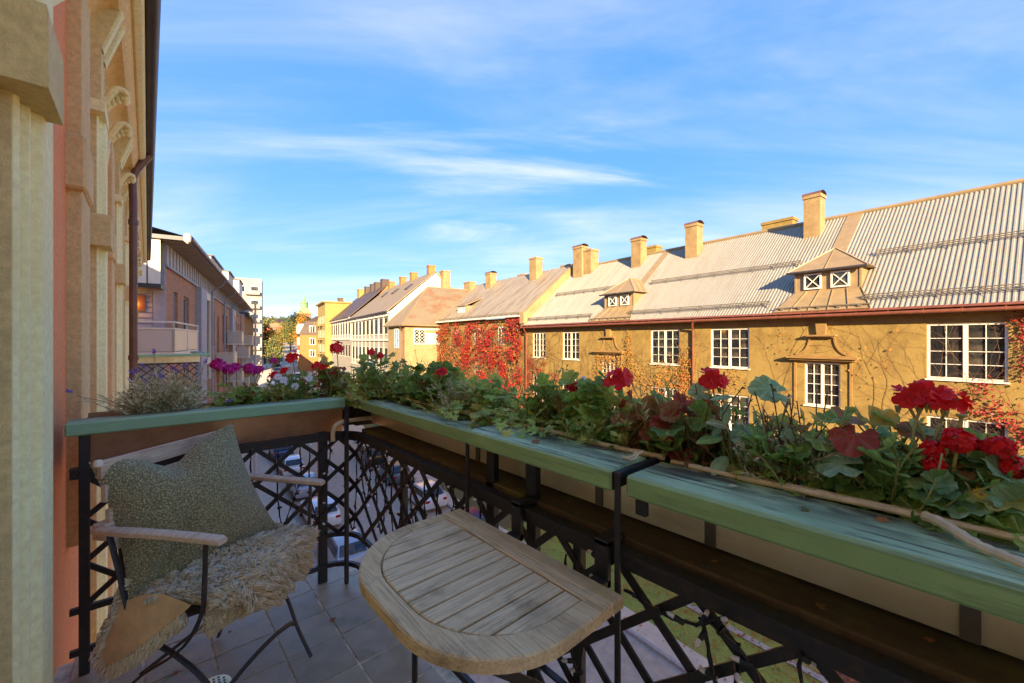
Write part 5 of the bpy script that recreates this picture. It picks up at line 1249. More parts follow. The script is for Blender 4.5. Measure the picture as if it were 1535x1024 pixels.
# ------------------------------------------------------------------ folding table hung on the rail
TB = root('balcony_table', (.64, .92, .6), 0, 'weathered D-shaped slatted wooden table hooked on the railing', 'table')
def dshape(x0, x1, y0, y1, rx, ry, n=14):
    """straight back at x1, large rounded corners at x0"""
    p = [(x1, y0), (x0+rx, y0)]
    p += [(x0+rx-rx*math.sin(a), y0+ry-ry*math.cos(a)) for a in [math.pi/2*k/n for k in range(1, n+1)]]
    p += [(x0+rx-rx*math.cos(a), y1-ry+ry*math.sin(a)) for a in [math.pi/2*k/n for k in range(0, n+1)]]
    p += [(x1, y1)]
    return p
zt, th = .823, .030
outer = dshape(.410, .785, .566, 1.274, .25, .27); inner = dshape(.462, .785, .626, 1.226, .22, .24)
n = len(outer)
for i0, i1 in ((0, 9), (9, 23), (23, n-1)):           # rim in three joined pieces
    vs = []; fs = []
    seg = list(range(i0, i1+1)); m = len(seg)
    cz = .004
    for i in seg:
        o_, i_ = Vector(outer[i]), Vector(inner[i]); d = (i_-o_).normalized()*cz
        vs += [(o_.x, o_.y, zt-th), (o_.x, o_.y, zt-cz), (o_.x+d.x, o_.y+d.y, zt), (i_.x-d.x*.6, i_.y-d.y*.6, zt), (i_.x, i_.y, zt-cz*.7), (i_.x, i_.y, zt-th)]
    for a in range(m-1):
        for j in range(6): fs.append((a*6+j, a*6+(j+1) % 6, (a+1)*6+(j+1) % 6, (a+1)*6+j))
    fs += [tuple(range(6)), tuple((m-1)*6+j for j in (5, 4, 3, 2, 1, 0))]
    t = MB(); t.add(vs, fs); t.build('rim', 'taby', TB, smooth=True)
def inner_x(y):
    best = None
    for p, q in zip(inner, inner[1:]):
        if min(p[1], q[1])-1e-9 <= y <= max(p[1], q[1])+1e-9 and abs(p[1]-q[1]) > 1e-6:
            x = p[0]+(q[0]-p[0])*(y-p[1])/(q[1]-p[1]); best = x if best is None else min(best, x)
    return best if best is not None else .68
ns = 11; pw = (1.226-.626)/ns
for k in range(ns):
    ya, yb = .626+pw*k+.0030, .626+pw*(k+1)-.0030
    ys = [ya+(yb-ya)*i/5 for i in range(6)]; pl = [(max(inner_x(y)+.004, .464), y) for y in ys]
    poly = [(.783, ya)]+pl+[(.783, yb)]
    dz = rnd.uniform(-.0008, .0008); c = Vector((sum(p[0] for p in poly)/len(poly), sum(p[1] for p in poly)/len(poly)))
    t = MB(); m = len(poly); ins = []
    for p in poly: d = (c-Vector(p)); d = Vector((math.copysign(min(.003, abs(d.x)), d.x), math.copysign(.0025, d.y))); ins.append(Vector(p)+d)
    vs = [(p[0], p[1], zt-.022) for p in poly]+[(p[0], p[1], zt-.003+dz) for p in poly]+[(p.x, p.y, zt-.0004+dz) for p in ins]
    fs = [tuple(range(m))[::-1], tuple(range(2*m, 3*m))]+[(i, (i+1) % m, (i+1) % m+m, i+m) for i in range(m)]+[(i+m, (i+1) % m+m, (i+1) % m+2*m, i+2*m) for i in range(m)]
    t.add(vs, fs); t.build('slat', 'tabx', TB)
t = MB(); t.cbox((.787, .566, zt-th), (.832, 1.274, zt+.0005), .003); t.build('back_plank', 'taby', TB)
t = MB(); t.cbox((.8335, .5655, zt-th-.002), (.873, 1.272, zt), .004); t.build('back_plank', 'tabback', TB)
for y in (1.0, .66):
    t = MB(); t.cbox((.875, y-.022, .79), (.925, y+.022, .815), .003); t.cbox((.905, y-.022, .79), (.925, y+.022, .915), .003); t.cbox((.905, y-.022, .9), (.985, y+.022, .916), .003); t.cbox((.975, y-.022, .85), (.988, y+.022, .916), .003); t.build('hook', 'iron', TB)
for y in (.70, 1.12):
    t = MB(); t.bar((.50, y, .785), (.93, y, .42), .022, .008, (0, 1, 0)); t.build('strut', 'iron', TB)
    t = MB(); t.box((.47, y-.012, .776), (.86, y+.012, .792)); t.build('bearer', 'iron', TB)
t = MB(); t.bar((.93, .62, .42), (.93, 1.18, .42), .02, .008); t.build('brace', 'iron', TB)
t = MB(); t.tube([(.55, 1.02, .79), (.555, 1.03, .5)], .008, 6); t.build('peg', 'iron', TB)

# ------------------------------------------------------------------ chair, cushion, sheepskin
CR = Vector((.267, 2.03, 0)); CA = -R_(139.5)
CH = root('garden_chair', CR, CA, 'folding garden chair with grey wooden arms and curved black iron legs', 'chair')
def leg(name, pts, w=.022, d=.008):
    t = MB(); t.tube(smoothpath(pts, 5), .5*w, 8, flat=(.45, 1)); return t.build(name, 'iron', CH, smooth=True, local=True)
for sx in (1, -1):
    X = .285*sx; xl = .25*sx
    leg('leg', [(X, .15, .765), (X, .145, .62), (X, .135, .52), (X*.97, .07, .41), (xl, -.026, .326), (xl, -.148, .245), (xl, -.25, .14), (xl, -.31, .012)])
    leg('leg', [(X, -.235, .775), (X, -.20, .66), (X*.97, -.135, .44), (xl*.96, -.02, .33), (xl*.9, .07, .25), (xl*.82, .14, .13), (xl*.78, .215, .012)])
    t = MB()
    pts = [(X+.01*sx, -.29, .777), (X+.015*sx, -.26, .783), (X+.008*sx, -.15, .781), (X, .0, .778), (X, .12, .776), (X, .20, .773), (X, .215, .77)]
    vs = []; fs = []
    for i, p in enumerate(pts):
        hw = (.008, .018, .021, .021, .022, .022, .019)[i]; hz = (.006, .011, .013, .012, .012, .012, .009)[i]
        for a in range(10):
            an = 2*math.pi*a/10+.314; vs.append((p[0]+hw*math.copysign(abs(math.cos(an))**.55, math.cos(an)), p[1], p[2]+hz*math.copysign(abs(math.sin(an))**.55, math.sin(an))))
    for i in range(len(pts)-1):
        for a in range(10): fs.append((i*10+a, i*10+(a+1) % 10, (i+1)*10+(a+1) % 10, (i+1)*10+a))
    fs += [tuple(range(10))[::-1], tuple(60+a for a in range(10))]
    t.add(vs, fs); t.build('armrest', 'armwood', CH, local=True, smooth=True)
    t = MB(); t.tube([(.235*sx, -.21, .50), (.235*sx, -.27, .80), (.235*sx, -.295, 1.0)], [.009]*3, 8); t.build('back_post', 'iron', CH, local=True)
    t = MB(); t.cbox((.262*sx-.03, -.30, .74), (.262*sx+.03, -.24, .80), .006); t.build('bracket', 'armwood', CH, local=True)
    t = MB(); t.bar((.24*sx, -.2, .50), (.24*sx, .10, .50), .012, .025); t.build('seat_rail', 'iron', CH, local=True)
t = MB(); t.lathe([(.0, -.012), (.012, -.01), (.014, 0), (.010, .012), (0, .014)], (.285, -.28, 1.012), 10); t.build('knob', 'white_p', CH, local=True, smooth=True)
for z, y in ((.985, -.275), (.90, -.258), (.815, -.24), (.73, -.22)):
    t = MB(); t.hull([(sx*.272, y+dy-.018*(1-abs(0)), z+dz) for sx in (-1, 1) for dy in (-.009, .009) for dz in (-.03, .03)]); t.build('back_slat', 'armwood', CH, local=True)
for k in range(6):
    y = -.18+k*.06; t = MB(); t.cbox((-.24, y-.024, .505), (.24, y+.024, .520), .004); t.build('seat_slat', 'armwood', CH, local=True)
leg('stretcher', [(.205, .12, .15), (.12, .16, .215), (0, .175, .235), (-.12, .16, .205), (-.205, .12, .145)], .02)
leg('stretcher', [(.25, -.15, .25), (0, -.15, .25), (-.25, -.15, .25)], .016)

cu = root('cushion', (.15, 2.1, .52), 0, 'dark green boucle cushion leaning on the chair back', 'cushion')
TLc, TRc, BRc, BLc = Vector((-.158, 2.095, 1.015)), Vector((.290, 2.244, 1.075)), Vector((.468, 2.14, .552)), Vector((-.052, 1.955, .468))
def make_cushion():
    N = 60; nn = (TRc-TLc).cross(BLc-TLc).normalized()
    if nn.y > 0: nn = -nn
    rs = np.random.RandomState(5)
    mb = MB(); idx = {}
    def P(a, b, side):
        # pull edges inwards between the corners
        ea = .055*(1-(2*b-1)**2); eb = .06*(1-(2*a-1)**2)
        a2 = a+ea*(1-2*a)*1.0; b2 = b+eb*(1-2*b)*1.0
        p = TLc*(1-a2)*(1-b2)+TRc*a2*(1-b2)+BRc*a2*b2+BLc*(1-a2)*b2
        h = (max(0, math.sin(math.pi*a))*max(0, math.sin(math.pi*b)))**.72*.125
        h += .010*math.sin(7*a+2.2*b+1)*math.sin(math.pi*a)*math.sin(math.pi*b)
        # dent pressed along the upper middle and a fold towards the near lower corner
        d = math.exp(-(((a-.47)/.16)**2+((b-.0)/.20)**2)); s = 1 if side > 0 else .55
        q = p+nn*(h*s*side)
        q -= (TLc-BLc).normalized()*d*.068
        f = math.exp(-((a+.75*b-.78)/.05)**2)*math.exp(-((b-.72)/.22)**2)
        q -= nn*side*f*.022
        q += nn*side*(.0022*math.sin(190*a+40*math.sin(31*b))*math.sin(170*b+30*math.sin(27*a)))
        return q
    for side in (1, -1):
        for i in range(N+1):
            for j in range(N+1):
                if side < 0 and (i in (0, N) or j in (0, N)): idx[side, i, j] = idx[1, i, j]; continue
                idx[side, i, j] = len(mb.v); mb.v.append(tuple(P(i/N, j/N, side)))
        for i in range(N):
            for j in range(N): mb.f.append((idx[side, i, j], idx[side, i+1, j], idx[side, i+1, j+1], idx[side, i, j+1]))
    mb.build('cover', 'boucle', cu, smooth=True)
make_cushion()

sk = root('sheepskin', (.3, 1.95, .53), CA, 'curly cream sheepskin draped over the chair seat', 'sheepskin')
MW[sk.name] = Matrix.Translation((.3, 1.95, .53)) @ Matrix.Rotation(CA, 4, 'Z')
fC = Matrix.Translation(CR) @ Matrix.Rotation(CA, 4, 'Z')
def fleece(a, b):
    """a -1..1 across (+ = near side), b 0..1 from back to front and over the edge -> chair-local point"""
    w = .285*(1-.12*(1-b))*(1+.05*math.sin(8*b))*(1-.22*max(0, b-.7)**2/.09)
    x = a*w; y = -.22+.51*b; z = .575+.010*math.sin(5*a+4*b)
    dr = max(0, b-.70)/.30
    y -= .05*dr**2+.13*dr*abs(a)**2.5
    z -= (.12+.02*a)*dr**1.7
    z -= .030*abs(a)**4*(1+.6*(a > 0))
    return Vector((x, y, z))
def make_fleece():
    r = random.Random(3); A, B = 40, 40; mb = MB()
    for i in range(A+1):
        for j in range(B+1): mb.v.append(tuple(fC @ fleece(-1+2*i/A, j/B)))
    for i in range(A):
        for j in range(B): mb.f.append((i*(B+1)+j, (i+1)*(B+1)+j, (i+1)*(B+1)+j+1, i*(B+1)+j+1))
    mb.build('skin', 'wool', sk, smooth=True, raw=True)
    tf = MB()
    def strand(P, wd):
        d0 = (P[1]-P[0]).normalized(); sd = d0.orthogonal().normalized(); u = sd.cross(d0)
        vs = []
        for q, w in zip(P[:-1], (wd*.8, wd, wd*.8)):
            for an in (0, 2.09, 4.19): vs.append(q+(sd*math.cos(an)+u*math.sin(an))*w)
        vs.append(P[-1])
        tf.add(vs, [(0, 1, 4, 3), (1, 2, 5, 4), (2, 0, 3, 5), (3, 4, 7, 6), (4, 5, 8, 7), (5, 3, 6, 8), (6, 7, 9), (7, 8, 9), (8, 6, 9)])
    def tuft(p, nrm_, lay, ln, wd):
        cr = Vector((r.gauss(0, 1), r.gauss(0, 1), r.gauss(0, 1)))*.20
        d0 = (nrm_+lay*.55+cr).normalized(); d1 = (nrm_*.25+lay*1.1+cr*1.3+Vector((0, 0, -.25))).normalized()
        p1 = p+d0*ln*.5; p2 = p1+d1*ln*.45; strand([p-d0*.004, p1, p2, p2+(d1-nrm_*.5).normalized()*ln*.22], wd)
    R3 = fC.to_3x3()
    def surf(a, b):
        p = fleece(a, b); e1 = fleece(min(1, a+.02), b)-fleece(a-.02, b); e2 = fleece(a, min(1, b+.02))-fleece(a, b-.02); nn = e1.cross(e2).normalized()
        return p, (nn if nn.z > 0 else -nn)
    NC = 620; ctr = np.array([(r.uniform(-1, 1), r.random()**.85) for _ in range(NC)]); inf = []
    for a, b in ctr:                      # each lock of wool leans its own way
        p, nn = surf(a, b); ph = 5*math.sin(3.1*a+1.3)+4*math.sin(4.3*b+2.2*a)+r.gauss(0, .5)
        lay = Vector((a*.6+.7*math.sin(ph), .25+.6*b+.6*math.cos(ph*.8), -.05-.5*max(0, b-.8)/.2)).normalized()
        L = r.uniform(.026, .042); inf.append((p, nn, lay, L, r.uniform(.5, .95)))
    for k in range(21000):
        a, b = r.uniform(-1, 1), r.random()**.8
        i = int(((ctr[:, 0]-a)**2*.33+(ctr[:, 1]-b)**2).argmin()); pc, nc, lay, L, up = inf[i]
        p, nn = surf(a, b); j = Vector((r.gauss(0, .003), r.gauss(0, .003), r.gauss(0, .003)))
        tip = pc+nc*L*up*.75+lay*L*.95; d = p-pc
        m1 = p+nn*L*.42+lay*L*.10+j; m2 = pc+d*.62+nc*L*up*.85+lay*L*.5+j; e_ = tip+d*.30+j*1.5
        strand([fC @ (p-nn*.004), fC @ m1, fC @ m2, fC @ e_], r.uniform(.0024, .0042))
    # hide flap hanging at the near side
    outline = [(-.185, .53), (-.222, .42), (-.236, .35), (-.205, .318), (-.15, .345), (-.09, .385), (.055, .505), (.095, .545), (-.02, .57), (-.1, .56)]
    cen = Vector((-.09, .45)); hb = MB()
    def fp(y, z, o=0): return fC @ Vector((.286+.03*math.sin(6*z)+.02*(y+.1)+o, y, z))
    m = len(outline); hb.v = [tuple(fp(cen.x, cen.y, .006))]+[tuple(fp(*p, 0)) for p in outline]+[tuple(fp(p[0]*.5+cen.x*.5, p[1]*.5+cen.y*.5, .008)) for p in outline]
    for i in range(m): j = (i+1) % m; hb.f += [(0, 1+m+i, 1+m+j), (1+i, 1+j, 1+m+j, 1+m+i)]
    hb.build('hide', 'hide', sk, smooth=True, raw=True)
    loop = outline[:7]
    for p, q in list(zip(loop, loop[1:]))+[((-.185, .53), (-.17, .60))]:
        p, q = Vector(p), Vector(q); nr = Vector((q.y-p.y, p.x-q.x)).normalized()
        if nr.dot((p+q)/2-cen) < 0: nr = -nr
        for k in range(int((q-p).length*5200)):
            s = p.lerp(q, r.random())+nr*r.uniform(-.004, .020); o = fp(s.x, s.y, r.uniform(-.022, .006)); out = R3 @ Vector((r.uniform(-.5, .5), nr.x, nr.y))
            tuft(o, out.normalized(), (R3 @ Vector((.1, nr.y*.5, -.6))).normalized(), r.uniform(.014, .03), r.uniform(.0025, .004))
    tf.build('wool', 'wool', sk, raw=True, smooth=True, kind='stuff')
make_fleece()

# ------------------------------------------------------------------ string lights
SLt = root('string_lights', (.9, 2.4, .8), 0, 'black string light cable with tiny bulbs wound round the lattice', 'string lights')
rs = random.Random(9); cab = MB(); bulbs = []
def cable(pts, r=.0028, every=4):
    P = smoothpath(pts, 6); P = [p+Vector((rs.uniform(-.002, .002), rs.uniform(-.002, .002), rs.uniform(-.002, .002))) for p in P]
    cab = MB(); cab.tube(P, r, 5, False); cab.build('cable', 'cable', SLt, raw=True, smooth=True)
    cab = MB(); cab.tube([p+Vector((.004*math.sin(i*1.3), .004*math.cos(i*1.3), 0)) for i, p in enumerate(P)], r*.9, 5, False); cab.build('cable', 'cable', SLt, raw=True, smooth=True)
    for i in range(2, len(P), every): bulbs.append((P[i], Vector((rs.gauss(0, 1), rs.gauss(0, 1), rs.gauss(0, .6))).normalized()))
tt = .55
while tt < 4.6:
    q = path(tt); q2 = path(tt+.05); q3 = path(tt+.11); off = Vector((0, -.018, 0)) if tt < 1.0 else Vector((-.018, 0, 0))
    z0 = rs.uniform(.80, .86); zb = rs.uniform(.30, .55)
    cable([q+off+Vector((0, 0, z0)), q+off*1.6+Vector((0, 0, (z0+zb)/2+rs.uniform(-.05, .05))), q2+off*1.3+Vector((0, 0, zb)), q2+off+Vector((rs.uniform(-.02, .02), 0, zb+.12)), q3+off*1.5+Vector((0, 0, rs.uniform(.6, .75))), q3+off+Vector((0, 0, .85))])
    tt += rs.uniform(.14, .24) if tt < 2.2 else rs.uniform(.4, .7)
cable([(.927, .60, .80), (.922, .5, .795), (.915, .42, .81), (.915, .36, .85)], .004); cable([(.92, .40, .83), (.918, .37, .72), (.915, .35, .60), (.92, .33, .45)], .004); cable([(.92, .38, .83), (.915, .30, .79), (.918, .25, .68), (.92, .24, .58)], .004)
bm_ = MB(); bm_.lathe([(.0, 0), (.0045, .002), (.0042, .012), (.0, .018)], (0, 0, 0), 6); bme = bm_.mesh('bulb', True); bme.materials.append(M['bulb'])
bh = MB(); bh.lathe([(.0048, -.016), (.0055, -.002), (.0045, .003)], (0, 0, 0), 6); bhe = bh.mesh('socket', True); bhe.materials.append(M['cable'])
inv = MW[SLt.name].inverted()
for p, d in bulbs[:150]:
    e_ = d.to_track_quat('Z', 'Y').to_euler(); b = inst('socket', bhe, SLt, inv @ (p+d*.014), e_, 1.25); inst('bulb', bme, b)
for x, y, z in ((.545, 1.285, .80), (.50, 1.30, .79)):
    pass

# ------------------------------------------------------------------ plants on the balcony
def leafmesh(kind, seed):
    r = random.Random(seed); mb = MB()
    if kind == 'geranium':
        n = 26; ring = []
        for k in range(n+1):
            a = -math.pi*.5+.32+(2*math.pi-.64)*k/n; lob = 1+.05*math.cos(k*math.pi)+.05*math.cos(5*(a-math.pi/2))
            ring.append((a, lob*r.uniform(.95, 1.05)))
        mb.v.append((0, 0, 0))
        for f, zc in ((.5, .10), (1, 0)):
            for i, (a, l) in enumerate(ring):
                fold = .10*math.cos(7*(a-math.pi/2)); cu = (.42, .20, -.16)[seed % 3]; sd = (.24, -.16, .30)[seed % 3]; mb.v.append((l*f*math.cos(a), .18+l*f*math.sin(a) if f == 1 else .1+l*f*math.sin(a), cu*f*f+sd*f*f*math.cos(a)**2-(.25 if seed % 3 == 2 else 0)*f*f*max(0, math.sin(a))+fold*f*f+r.uniform(-.03, .03)))
        m = n+1
        for i in range(n): mb.f.append((0, 1+i, 2+i)); mb.f.append((1+i, 1+m+i, 2+m+i, 2+i))
    elif kind == 'ivy':
        pts = [(0, 0), (-.35, -.22), (-.72, -.05), (-.48, .22), (-.88, .62), (-.40, .68), (0, 1.35), (.40, .68), (.88, .62), (.48, .22), (.72, -.05), (.35, -.22)]
        mb.v = [(0, .35, .06)]+[(x, y+.1, -.10*abs(x)+r.uniform(-.05, .05)) for x, y in pts]; m = len(pts)
        for i in range(m): mb.f.append((0, 1+i, 1+(i+1) % m))
    else:
        pts = [(.0, 0), (.22, .18), (.42, .55), (.44, 1.0), (.25, 1.45), (0, 1.7), (-.25, 1.45), (-.44, 1.0), (-.42, .55), (-.22, .18)]
        mb.v = [(0, .3, .05), (0, .8, .07), (0, 1.3, 0)]+[(x, y, .16*abs(x)-.12*(y/1.7)**2+r.uniform(-.02, .02)) for x, y in pts]; b = 3
        ctr = [0, 0, 1, 1, 2, 2, 2, 1, 1, 0]
        for i in range(10):
            j = (i+1) % 10; mb.f.append((ctr[i], b+i, b+j))
            if ctr[i] != ctr[j]: mb.f.append((ctr[i], b+j, ctr[j]))
    return mb.raw('leaf', True)
LM = {}
for kd in ('geranium', 'ivy', 'oval'):
    for mt in ('leaf', 'leaf_bg', 'leaf_red', 'leaf_ivy', 'leaf_dk'):
        for k in range(3):
            me = leafmesh(kd, k*7+1); me.materials.append(M[mt]); LM[kd, mt, k] = me
def orient(yd, nd):
    y = Vector(yd).normalized(); z = Vector(nd); x = y.cross(z)
    if x.length < 1e-4: x = y.orthogonal()
    x.normalize(); z = x.cross(y).normalized(); return Matrix((x, y, z)).transposed().to_euler()
PLANT_BOX = []
def leafy(t, r, base, ext, zmin, zmax, n, size, kind, mats, stems=True, upw=.7, stemmat='stem_g', z0=1.04, face=(-.28, -.22)):
    """spread n separate leaves through an ellipsoid about base with petioles from a few crowns"""
    n = min(285, int(n*1.45)); inv = MW[t.name].inverted(); sm = MB(); crowns = [Vector((base[0]+r.uniform(-1, 1)*ext[0]*.5, base[1]+r.uniform(-1, 1)*ext[1]*.6, z0)) for _ in range(max(2, n//14))]
    for i in range(n):
        while 1:
            a, b, c = r.uniform(-1, 1), r.uniform(-1, 1), r.uniform(0, 1)
            if a*a+b*b+(c*.9)**2 < 1.1: break
        p = Vector((base[0]+a*ext[0], base[1]+b*ext[1], zmin+(zmax-zmin)*c)); cr = min(crowns, key=lambda q: (q-p).length+r.uniform(0, .05))
        out = Vector((p.x-cr.x, p.y-cr.y, 0)); out = out.normalized() if out.length > .005 else Vector((r.uniform(-1, 1), r.uniform(-1, 1), 0)).normalized()
        yd = out+Vector((r.gauss(0, .35), r.gauss(0, .35), r.uniform(-.5, .35))); nd = Vector((face[0]+r.gauss(0, .5), face[1]+r.gauss(0, .5), upw*1.25+r.gauss(0, .25)))+out*.35
        mt = r.choice(mats); s = size*r.uniform(.6, 1.2)*(1.0 if c > .3 else .85)
        inst('leaf', LM[kind, mt, r.randrange(3)], t, inv @ p, orient(yd, nd), s)
        if stems:
            mid = cr.lerp(p, .5)+Vector((r.gauss(0, .008), r.gauss(0, .008), .02)); sm.tube([cr, mid, p], [.0026, .002, .0013], 4, False)
    if sm.f: sm.build('stem', stemmat, t, raw=True, smooth=True)
def headmesh(mat, seed, n=17, loose=False):
    r = random.Random(seed); mb = MB()
    for k in range(n):
        if loose:
            a = k*2.4+r.uniform(-.5, .5); rr = math.sqrt((k+.4)/n); d = Vector((rr*math.cos(a)*.9, rr*math.sin(a)*.9, r.uniform(.35, 1.0))).normalized(); c = Vector((rr*math.cos(a)*.72, rr*math.sin(a)*.72, r.uniform(-.1, .35)))
            Lr = (.52, .80)
        else:
            z = 1-(k+.5)/n*1.25; rr = math.sqrt(max(0, 1-z*z)); a = k*2.4+r.uniform(-.3, .3); d = Vector((rr*math.cos(a), rr*math.sin(a), z*.85)).normalized(); c = d*r.uniform(.5, .7); Lr = (.46, .62)
        u = d.orthogonal().normalized(); v = d.cross(u); ph = r.uniform(0, 6)
        for q in range(5):
            an = ph+q*1.2566+r.uniform(-.15, .15); e = (u*math.cos(an)+v*math.sin(an)); s_ = d.cross(e); L = r.uniform(*Lr); w = L*.44; fl = r.uniform(-.12, .22); rf = [r.uniform(-.05, .09) for _ in range(6)]
            pts = []
            for f, ww, h in ((.0, .12, 0), (.3, .62, .05), (.62, 1.0, .09), (.9, .78, .06)):
                for sd in (-1, 0, 1): pts.append(c+e*L*f+s_*(w*ww*sd)+d*(h+fl*f*f+(.07*f if sd else 0)+rf[(int(f*9)+sd) % 6]*f))
            pts.append(c+e*L*1.0+d*(fl+rf[2]))
            fs = [(i*3+j, i*3+j+1, i*3+j+4, i*3+j+3) for i in range(3) for j in (0, 1)]+[(9, 10, 12), (10, 11, 12)]
            mb.add(pts, fs)
    me = mb.raw('flower_head', True); me.materials.append(M[mat]); return me
HM = {(m, k): headmesh(m, k+3, 9+2*k) for m in ('red', 'magenta') for k in range(3)}
HM.update({('loose', k): headmesh('red', k+31, 6+k, True) for k in range(3)})
def flower(t, r, pos, R, mat, base, nbud=3, sm=None):
    inv = MW[t.name].inverted(); pos = Vector(pos)
    f = inst('flower', HM['loose' if R > .027 and mat == 'red' else mat, r.randrange(3)], t, inv @ pos, Vector((-.45+r.gauss(0, .2), -.35+r.gauss(0, .2), 1)).to_track_quat('Z', 'Y').to_euler(), R)
    m = MB(); b = Vector(base); m.tube(smoothpath([b, b.lerp(pos, .5)+Vector((r.gauss(0, .015), r.gauss(0, .015), .01)), pos-Vector((0, 0, R*.35))], 4), .0028, 6, False)
    c = pos-Vector((0, 0, R*.4))
    for k in range(9): a = k*.7; e = pos+Vector((math.cos(a)*R*.5, math.sin(a)*R*.5, R*.1)); m.tube([c, c.lerp(e, .5)+Vector((0, 0, .003)), e], .0012, 4, False)
    for k in range(nbud): a = r.uniform(0, 6.3); e = c+Vector((math.cos(a)*R*.6, math.sin(a)*R*.6, -R*.3)); m.tube([c, c.lerp(e, .6), e, e-Vector((0, 0, .012))], [.001, .001, .004, .001], 5, False)
    m.build('flower_stalk', 'stem_g', t, raw=True, smooth=True)
def geranium(name, label, base, ext, zr_, n, size, mats, heads, seed, kind='geranium', fmat='red', cat='plant', upw=.7):
    r = random.Random(seed); t = root(name, (base[0], base[1], 1.04), 0, label, cat); leafy(t, r, base, ext, zr_[0], zr_[1], n, size, kind, mats, upw=upw)
    for p, R in heads: flower(t, r, p, R, fmat, (p[0]+r.uniform(-.04, .04), p[1]+r.uniform(-.04, .04), 1.06))
    return t
def thin(t, r, base, ext, h, n, mat, ll=.035, lw=.004, stems=40, z0=1.04, lean=.5, smat='stem_g'):
    """wiry stems set with narrow leaves"""
    lf = MB(); st = MB(); tips = []
    for k in range(stems):
        b = Vector((base[0]+r.gauss(0, ext[0]*.35), base[1]+r.gauss(0, ext[1]*.35), z0)); d = Vector((r.gauss(0, lean*ext[0]/.15), r.gauss(0, lean*ext[1]/.15), 1)); L = h*r.uniform(.6, 1.1)
        d = d.normalized(); bend = Vector((r.gauss(0, .02), r.gauss(0, .02), -.01)); P = [b, b+d*L*.35, b+d*L*.7+bend*.5, b+d*L+bend*1.5]; P = smoothpath(P, 3); tips.append((P[-1], (P[-1]-P[-3]).normalized()))
        st.tube(P, .0014, 4, False)
        for q in range(n):
            f = r.uniform(.15, 1); i = min(int(f*(len(P)-1)), len(P)-2); p = P[i].lerp(P[i+1], r.random()); ax = (P[i+1]-P[i]).normalized()
            o = Vector((r.gauss(0, 1), r.gauss(0, 1), r.gauss(0, .5))).normalized(); dr = (ax*.8+o*.8).normalized(); s = dr.cross(o+Vector((.1, 0, .2))); s = s.normalized() if s.length > 1e-5 else Vector((1, 0, 0)); l = ll*r.uniform(.6, 1.25); w = lw*r.uniform(.7, 1.2)
            lf.add([p, p+dr*l*.5+s*w, p+dr*l+Vector((0, 0, -.002)), p+dr*l*.5-s*w], [(0, 1, 2, 3)])
    st.build('stem', smat, t, raw=True); lf.build('foliage', mat, t, raw=True, kind='stuff'); return tips
def spikes(t, tips, r, n, mat, z_up=.06):
    for p, d in r.sample(tips, min(n, len(tips))):
        e = p+d*r.uniform(.5, 1)*z_up+Vector((0, 0, .01)); m = MB(); m.tube([p, e], .0012, 4, False); m.build('flower_stalk', 'stem_g', t, raw=True)
        f = MB(); L = r.uniform(.018, .032)
        for k in range(26):
            q = e+d*L*r.random(); o = Vector((r.gauss(0, 1), r.gauss(0, 1), r.gauss(0, 1))).normalized(); s = o.orthogonal().normalized()
            f.add([q, q+o*.006+s*.003, q+o*.010, q+o*.006-s*.003], [(0, 1, 2, 3)])
        f.build('flower', mat, t, raw=True)
def daisy(t, pos, R, mat='daisy', face=(-.3, -.8, .5)):
    inv = MW[t.name].inverted(); f = MB(); n = 13
    z = Vector(face).normalized(); x = z.orthogonal().normalized(); y = z.cross(x); p0 = Vector(pos)
    for k in range(n):
        a = 6.283*k/n; e = x*math.cos(a)+y*math.sin(a); s = z.cross(e); w = R*.17
        f.add([p0+e*R*.18-s*w*.5, p0+e*R*.6-s*w+z*.002, p0+e*R, p0+e*R*.6+s*w+z*.002, p0+e*R*.18+s*w*.5], [(0, 1, 2, 3, 4)])
    o = f.build('flower', mat, t, raw=True)
    c = MB(); c.lathe([(0, -.002), (R*.22, 0), (R*.15, R*.1), (0, R*.12)], (0, 0, 0), 8); q = c.mesh('flower_centre', True); q.materials.append(M['yellowf'] if mat == 'daisy' else M['stem'])
    i_ = inst('flower_centre', q, o, inv @ p0, z.to_track_quat('Z', 'Y').to_euler())
    m = MB(); m.tube(smoothpath([(p0.x+.01, p0.y+.02, 1.06), p0-z*.03-Vector((0, 0, .03)), p0-z*.002], 4), .0016, 5, False); m.build('flower_stalk', 'stem_g', t, raw=True)
# short trough, from the wall towards the corner
r = random.Random(31)
t = root('lavender', (.05, 2.75, 1.04), 0, 'grey green lavender bush with purple spikes beside our facade', 'plant'); tips = thin(t, r, (.05, 2.745), (.20, .10), .25, 34, 'leaf_grey', .03, .0026, 130, lean=.5, smat='stem'); spikes(t, tips, r, 15, 'purple', .10)
tips = thin(t, r, (.05, 2.745), (.14, .08), .18, 30, 'leaf_grey', .028, .0024, 60, lean=.8, smat='stem')
geranium('geranium', 'magenta geranium with small round leaves next to the lavender', (.38, 2.76), (.14, .08), (1.07, 1.19), 46, .034, ['leaf', 'leaf', 'leaf_dk', 'leaf_red'], [((.285, 2.72, 1.315), .040), ((.335, 2.74, 1.285), .036), ((.375, 2.76, 1.295), .030), ((.43, 2.73, 1.288), .034), ((.475, 2.75, 1.27), .036), ((.56, 2.76, 1.325), .022)], 32, fmat='magenta')
t = root('daisy_plant', (.62, 2.74, 1.04), 0, 'white daisies over dark thin foliage in the short trough', 'plant'); tips = thin(t, r, (.62, 2.76), (.16, .08), .16, 26, 'leaf_thin', .030, .004, 60, lean=.5); thin(t, r, (.64, 2.77), (.14, .08), .20, 26, 'leaf_dk', .028, .005, 50, lean=.45)
